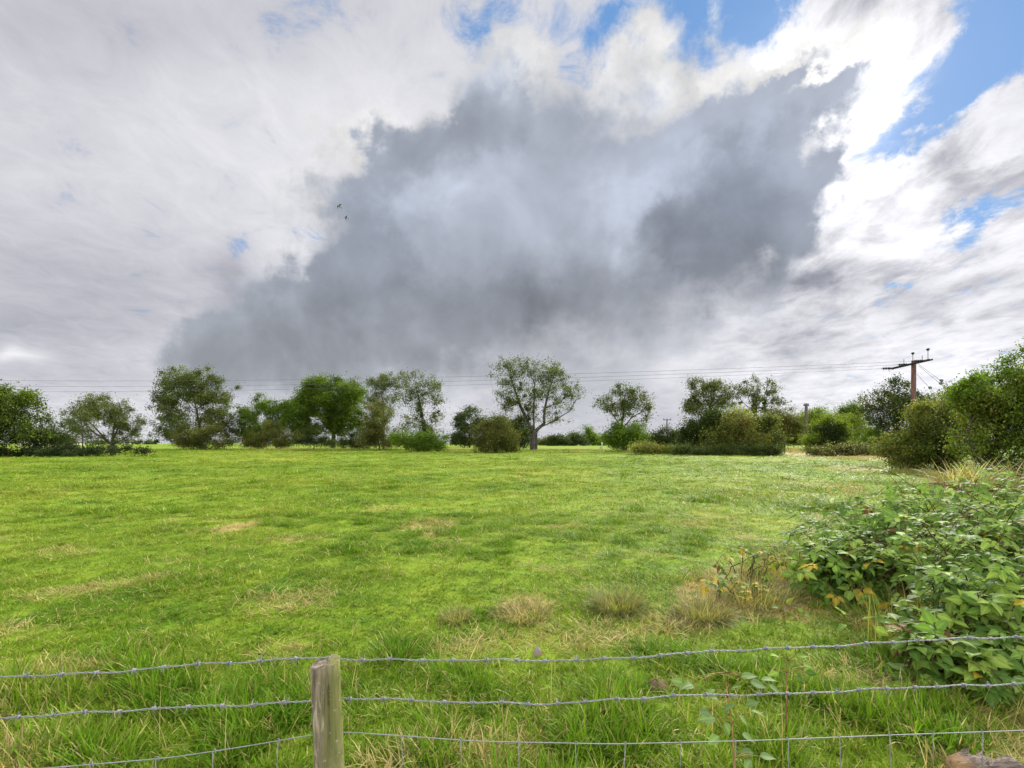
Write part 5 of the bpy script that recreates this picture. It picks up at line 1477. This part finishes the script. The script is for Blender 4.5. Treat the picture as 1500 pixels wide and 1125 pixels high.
def build_brambles():
    bramble('broad bramble thicket farthest back, its top spreading against the dead weeds', [(6.1, 6.9, 2.1, 1.1, 1.0), (4.6, 6.2, 1.2, .8, .62), (8.5, 7.0, 2.2, 1.4, .95)], 201, 52, .095, .022, 44, berries=26)
    bramble('bramble mound with large glossy leaves in the middle of the right side', [(3.95, 4.95, 1.15, .65, .62), (4.9, 5.0, 1.0, .7, .80), (3.38, 5.1, .55, .5, .46)], 202, 72, .098, .022, 46, berries=10)
    bramble('lower bramble mound trailing beside the fence in the right corner', [(3.15, 3.55, .42, .40, .50), (3.75, 3.9, .7, .5, .62), (2.75, 3.25, .30, .30, .28)], 203, 96, .094, .01, 24, inner=.7)
    bramble('sparse yellowing bramble spray at the left tip of the thicket', [(2.55, 5.5, .42, .35, .34), (2.1, 4.9, .35, .3, .22)], 204, 40, .060, .30, 9, inner=.3)
    shoot('tall pale leaved bramble shoot right behind the fence wires', [(1075, 1110), (1072, 1060), (1066, 1020), (1062, 985)], 1.95,
          [(1015, 1003, 1.1, 170), (1000, 1000, .9, 160), (1034, 995, .8, 110), (1085, 992, 1.0, 20), (1098, 1000, 1.1, -5), (1114, 996, 1.0, 15), (1125, 1004, 1.0, -25), (1047, 1010, .8, 200),
           (1048, 1052, 1.15, 175), (1040, 1046, .9, 150), (1060, 1044, 1.0, 60), (1060, 1058, .9, -60), (1100, 1042, 1.15, -10), (1092, 1034, .9, 35), (1082, 1048, .8, -40), (1054, 1078, 1.0, 220), (1086, 1074, .9, -20), (1070, 1010, .7, 40), (1052, 1024, .7, 150), (1104, 1104, .95, 165), (1112, 1108, 1.0, 10), (1100, 1112, .8, 230)], .060, 301, pale=True)
    shoot('small leafy bramble shoot between the tall shoot and the big mound', [(1152, 1010), (1152, 985), (1154, 968)], 2.6,
          [(1140, 962, 1, 150), (1150, 955, 1, 70), (1168, 962, 1, 20), (1175, 972, 1, -10), (1140, 985, 1, 190), (1165, 990, 1.1, -30), (1180, 985, 1, 0)], .055, 302)
    shoot('bright green bramble shoot with round leaves below the big mound', [(1252, 940), (1255, 915), (1252, 905)], 3.7,
          [(1236, 900, 1.3, 130), (1240, 915, 1.1, 200), (1264, 908, 1.2, 60), (1262, 918, 1.2, -60), (1282, 908, 1.4, 0), (1280, 920, 1.3, -20)], .085, 303)
    shoot('tiny bramble shoot left of the yellowing spray', [(1150, 905), (1152, 888)], 4.3, [(1140, 890, 1, 160), (1152, 884, 1, 60), (1168, 894, 1, 0), (1178, 900, 1, -20)], .07, 304)
    T = 'tussocks of rough grass in the field'
    green, straw = [(0.16, 0.19, .04), (.12, .17, .03), (.26, .22, .08)], [(.36, .28, .12), (.28, .21, .09), (.42, .34, .17), (.2, .18, .06)]
    grass_clump('grass_tussock', 'large domed green and straw tussock in mid field, left of the tan one', 'tussock', 905, 898, 950, .24, 1.5, .19, green + green + straw[:2], 401, T, w=.0026)
    grass_clump('grass_tussock', 'round tan tussock in mid field beside the brambles', 'tussock', 1030, 908, 950, .23, 1.5, .20, straw[:3] + green, 402, T, w=.0026)
    grass_clump('grass_tussock', 'low flattened straw tussock in the centre of the near field', 'tussock', 765, 905, 700, .17, 1.8, .24, straw + green[:2], 403, T, w=.0026)
    grass_clump('grass_tussock', 'small dry tussock left of the flattened straw one', 'tussock', 668, 912, 420, .15, 1.6, .11, straw + green[:2], 404, T, w=.0026)
    grass_clump('dry_grass_clump', 'tangled tan grass clump at the left foot of the brambles', 'grass clump', 1105, 885, 800, .30, 1.3, .32, straw + green[:2], 405, w=.0026)
    grass_clump('dry_grass_clump', 'clump of upright yellow stalks under the middle bramble mound', 'grass clump', 1325, 955, 200, .46, .75, .26, [(.26, .24, .06), (.20, .21, .05), (.32, .26, .10), (.14, .18, .03)], 406, w=.0024)
    grass_clump('dry_grass_clump', 'brown dead stalks in the hollow between the bramble mounds', 'grass clump', 1400, 950, 340, .42, .6, .35, [(.22, .14, .07), (.3, .21, .1), (.16, .10, .05)], 407, w=.0025)
    grass_clump('dry_grass_clump', 'wispy straw coloured grass on the left tip of the brambles', 'grass clump', 1150, 850, 320, .40, .7, .35, straw, 408, w=.0025)
    W = 'dead weeds in front of the right hedge'
    for i, (px, py, h, n, lab) in enumerate([(1418, 703, 1.15, 330, 'pale dead weed clump in front of the hedge, leftmost and tallest'), (1462, 706, .95, 260, 'tan dead weed clump in front of the hedge near the right edge'),
                                            (1500, 712, 1.25, 260, 'straw coloured dead weeds cut by the right edge'), (1388, 700, .55, 160, 'short brown dead weeds at the foot of the olive hawthorn')]):
        grass_clump('dead_weeds', lab, 'weeds', px, py, int(n * 2.0), h, 1.9, .6, PAL['dry'], 420 + i, W, w=.019, depth=15.5 + .3 * i)
build_brambles()

# ================================================================ stump, molehill, stone
def build_small():
    rng = np.random.default_rng(77)
    d = 2.32; x = (1440 - 750) / F * d; z = float(gz(x, d))
    n = 44; V = []; rings = [(0.0, 1.12), (0.04, 1.0), (0.075, .97), (0.105, .93)]
    for (h, k) in rings:
        for j in range(n):
            a = 2 * math.pi * j / n
            r = .165 * k * (1 + .08 * math.sin(3 * a + 1) + .05 * math.sin(7 * a) + .03 * math.sin(17 * a))
            V.append((r * math.cos(a), r * .8 * math.sin(a), h + (.018 * math.sin(5 * a) + .014 * math.sin(11 * a + 2) + rng.normal(0, .010)) * (h > .1)))
    top = []
    for k in (.75, .5, .25):
        for j in range(n):
            a = 2 * math.pi * j / n
            px_, py_ = .165 * k * math.cos(a), .165 * .8 * k * math.sin(a)
            V.append((px_, py_, .115 + .012 * math.sin(py_ * 120) + .018 * math.sin(py_ * 47 + px_ * 8) + rng.normal(0, .006)))
    V.append((0, 0, .115))
    Fq = [(k * n + j, k * n + (j + 1) % n, (k + 1) * n + (j + 1) % n, (k + 1) * n + j) for k in range(6) for j in range(n)]
    c = len(V) - 1
    Ft = [(6 * n + j, 6 * n + (j + 1) % n, c) for j in range(n)]
    m, g, out = new_mat('rotten_wood')
    tc = g.node('ShaderNodeTexCoord').outputs['Object']
    gr = g.noise(g.v('MULTIPLY', tc, (0.12, 1, 1)), 70, 6, .65, dist=.4)
    col = g.mix(g.ramp(gr, .35, .66), (0.060, 0.043, 0.033, 1), (0.255, 0.20, 0.155, 1))
    col = g.mix(g.ramp(g.sep(tc)[0], -.03, -.12), col, (0.26, 0.16, 0.07, 1))
    p = g.node('ShaderNodeBsdfPrincipled'); p.inputs['Roughness'].default_value = .9; g.put(p.inputs['Base Color'], col)
    b = g.node('ShaderNodeBump'); b.inputs['Strength'].default_value = 1.0; b.inputs['Distance'].default_value = .015
    g.put(b.inputs['Height'], gr); g.nt.links.new(b.outputs[0], p.inputs['Normal']); g.nt.links.new(p.outputs[0], out.inputs[0])
    o = mesh_obj('tree_stump', np.array(V), [np.array(Fq), np.array(Ft)], m, None, None, True, Vector((x + .03, d, z - .048)))
    tag(o, 'weathered grey brown stump in the bottom right corner behind the netting', 'stump')
    def lump(name, px, py, r, h, mat, label, cat, seed, ysq=.8):
        rg = np.random.default_rng(seed); dd = depth_for(py); xx = (px - 750) / F * dd
        n, m = 28, 9; V = []
        for k in range(m):
            t = k / (m - 1)
            for j in range(n):
                a = 2 * math.pi * j / n
                rr = r * math.cos(t * math.pi / 2) ** .8 * (1 + .14 * math.sin(2 * a + seed) + .10 * math.sin(5 * a) + rg.normal(0, .035))
                V.append((rr * math.cos(a), rr * ysq * math.sin(a), -.02 + (h + .02) * math.sin(t * math.pi / 2) * (1 + rg.normal(0, .05))))
        Fq = [(k * n + j, k * n + (j + 1) % n, (k + 1) * n + (j + 1) % n, (k + 1) * n + j) for k in range(m - 1) for j in range(n)]
        o = mesh_obj(name, np.array(V), [np.array(Fq)], MAT[mat], None, np.ones((len(V), 3)), True, Vector((xx, dd, float(gz(xx, dd)))))
        tag(o, label, cat)
    lump('molehill', 962, 1012, .085, .055, 'soil', 'small brown molehill in the grass behind the right wires', 'molehill', 5)
    lump('stone', 787, 966, .030, .065, 'stone', 'small pale stone showing behind the top wire in the middle', 'stone', 6, .6)
build_small()
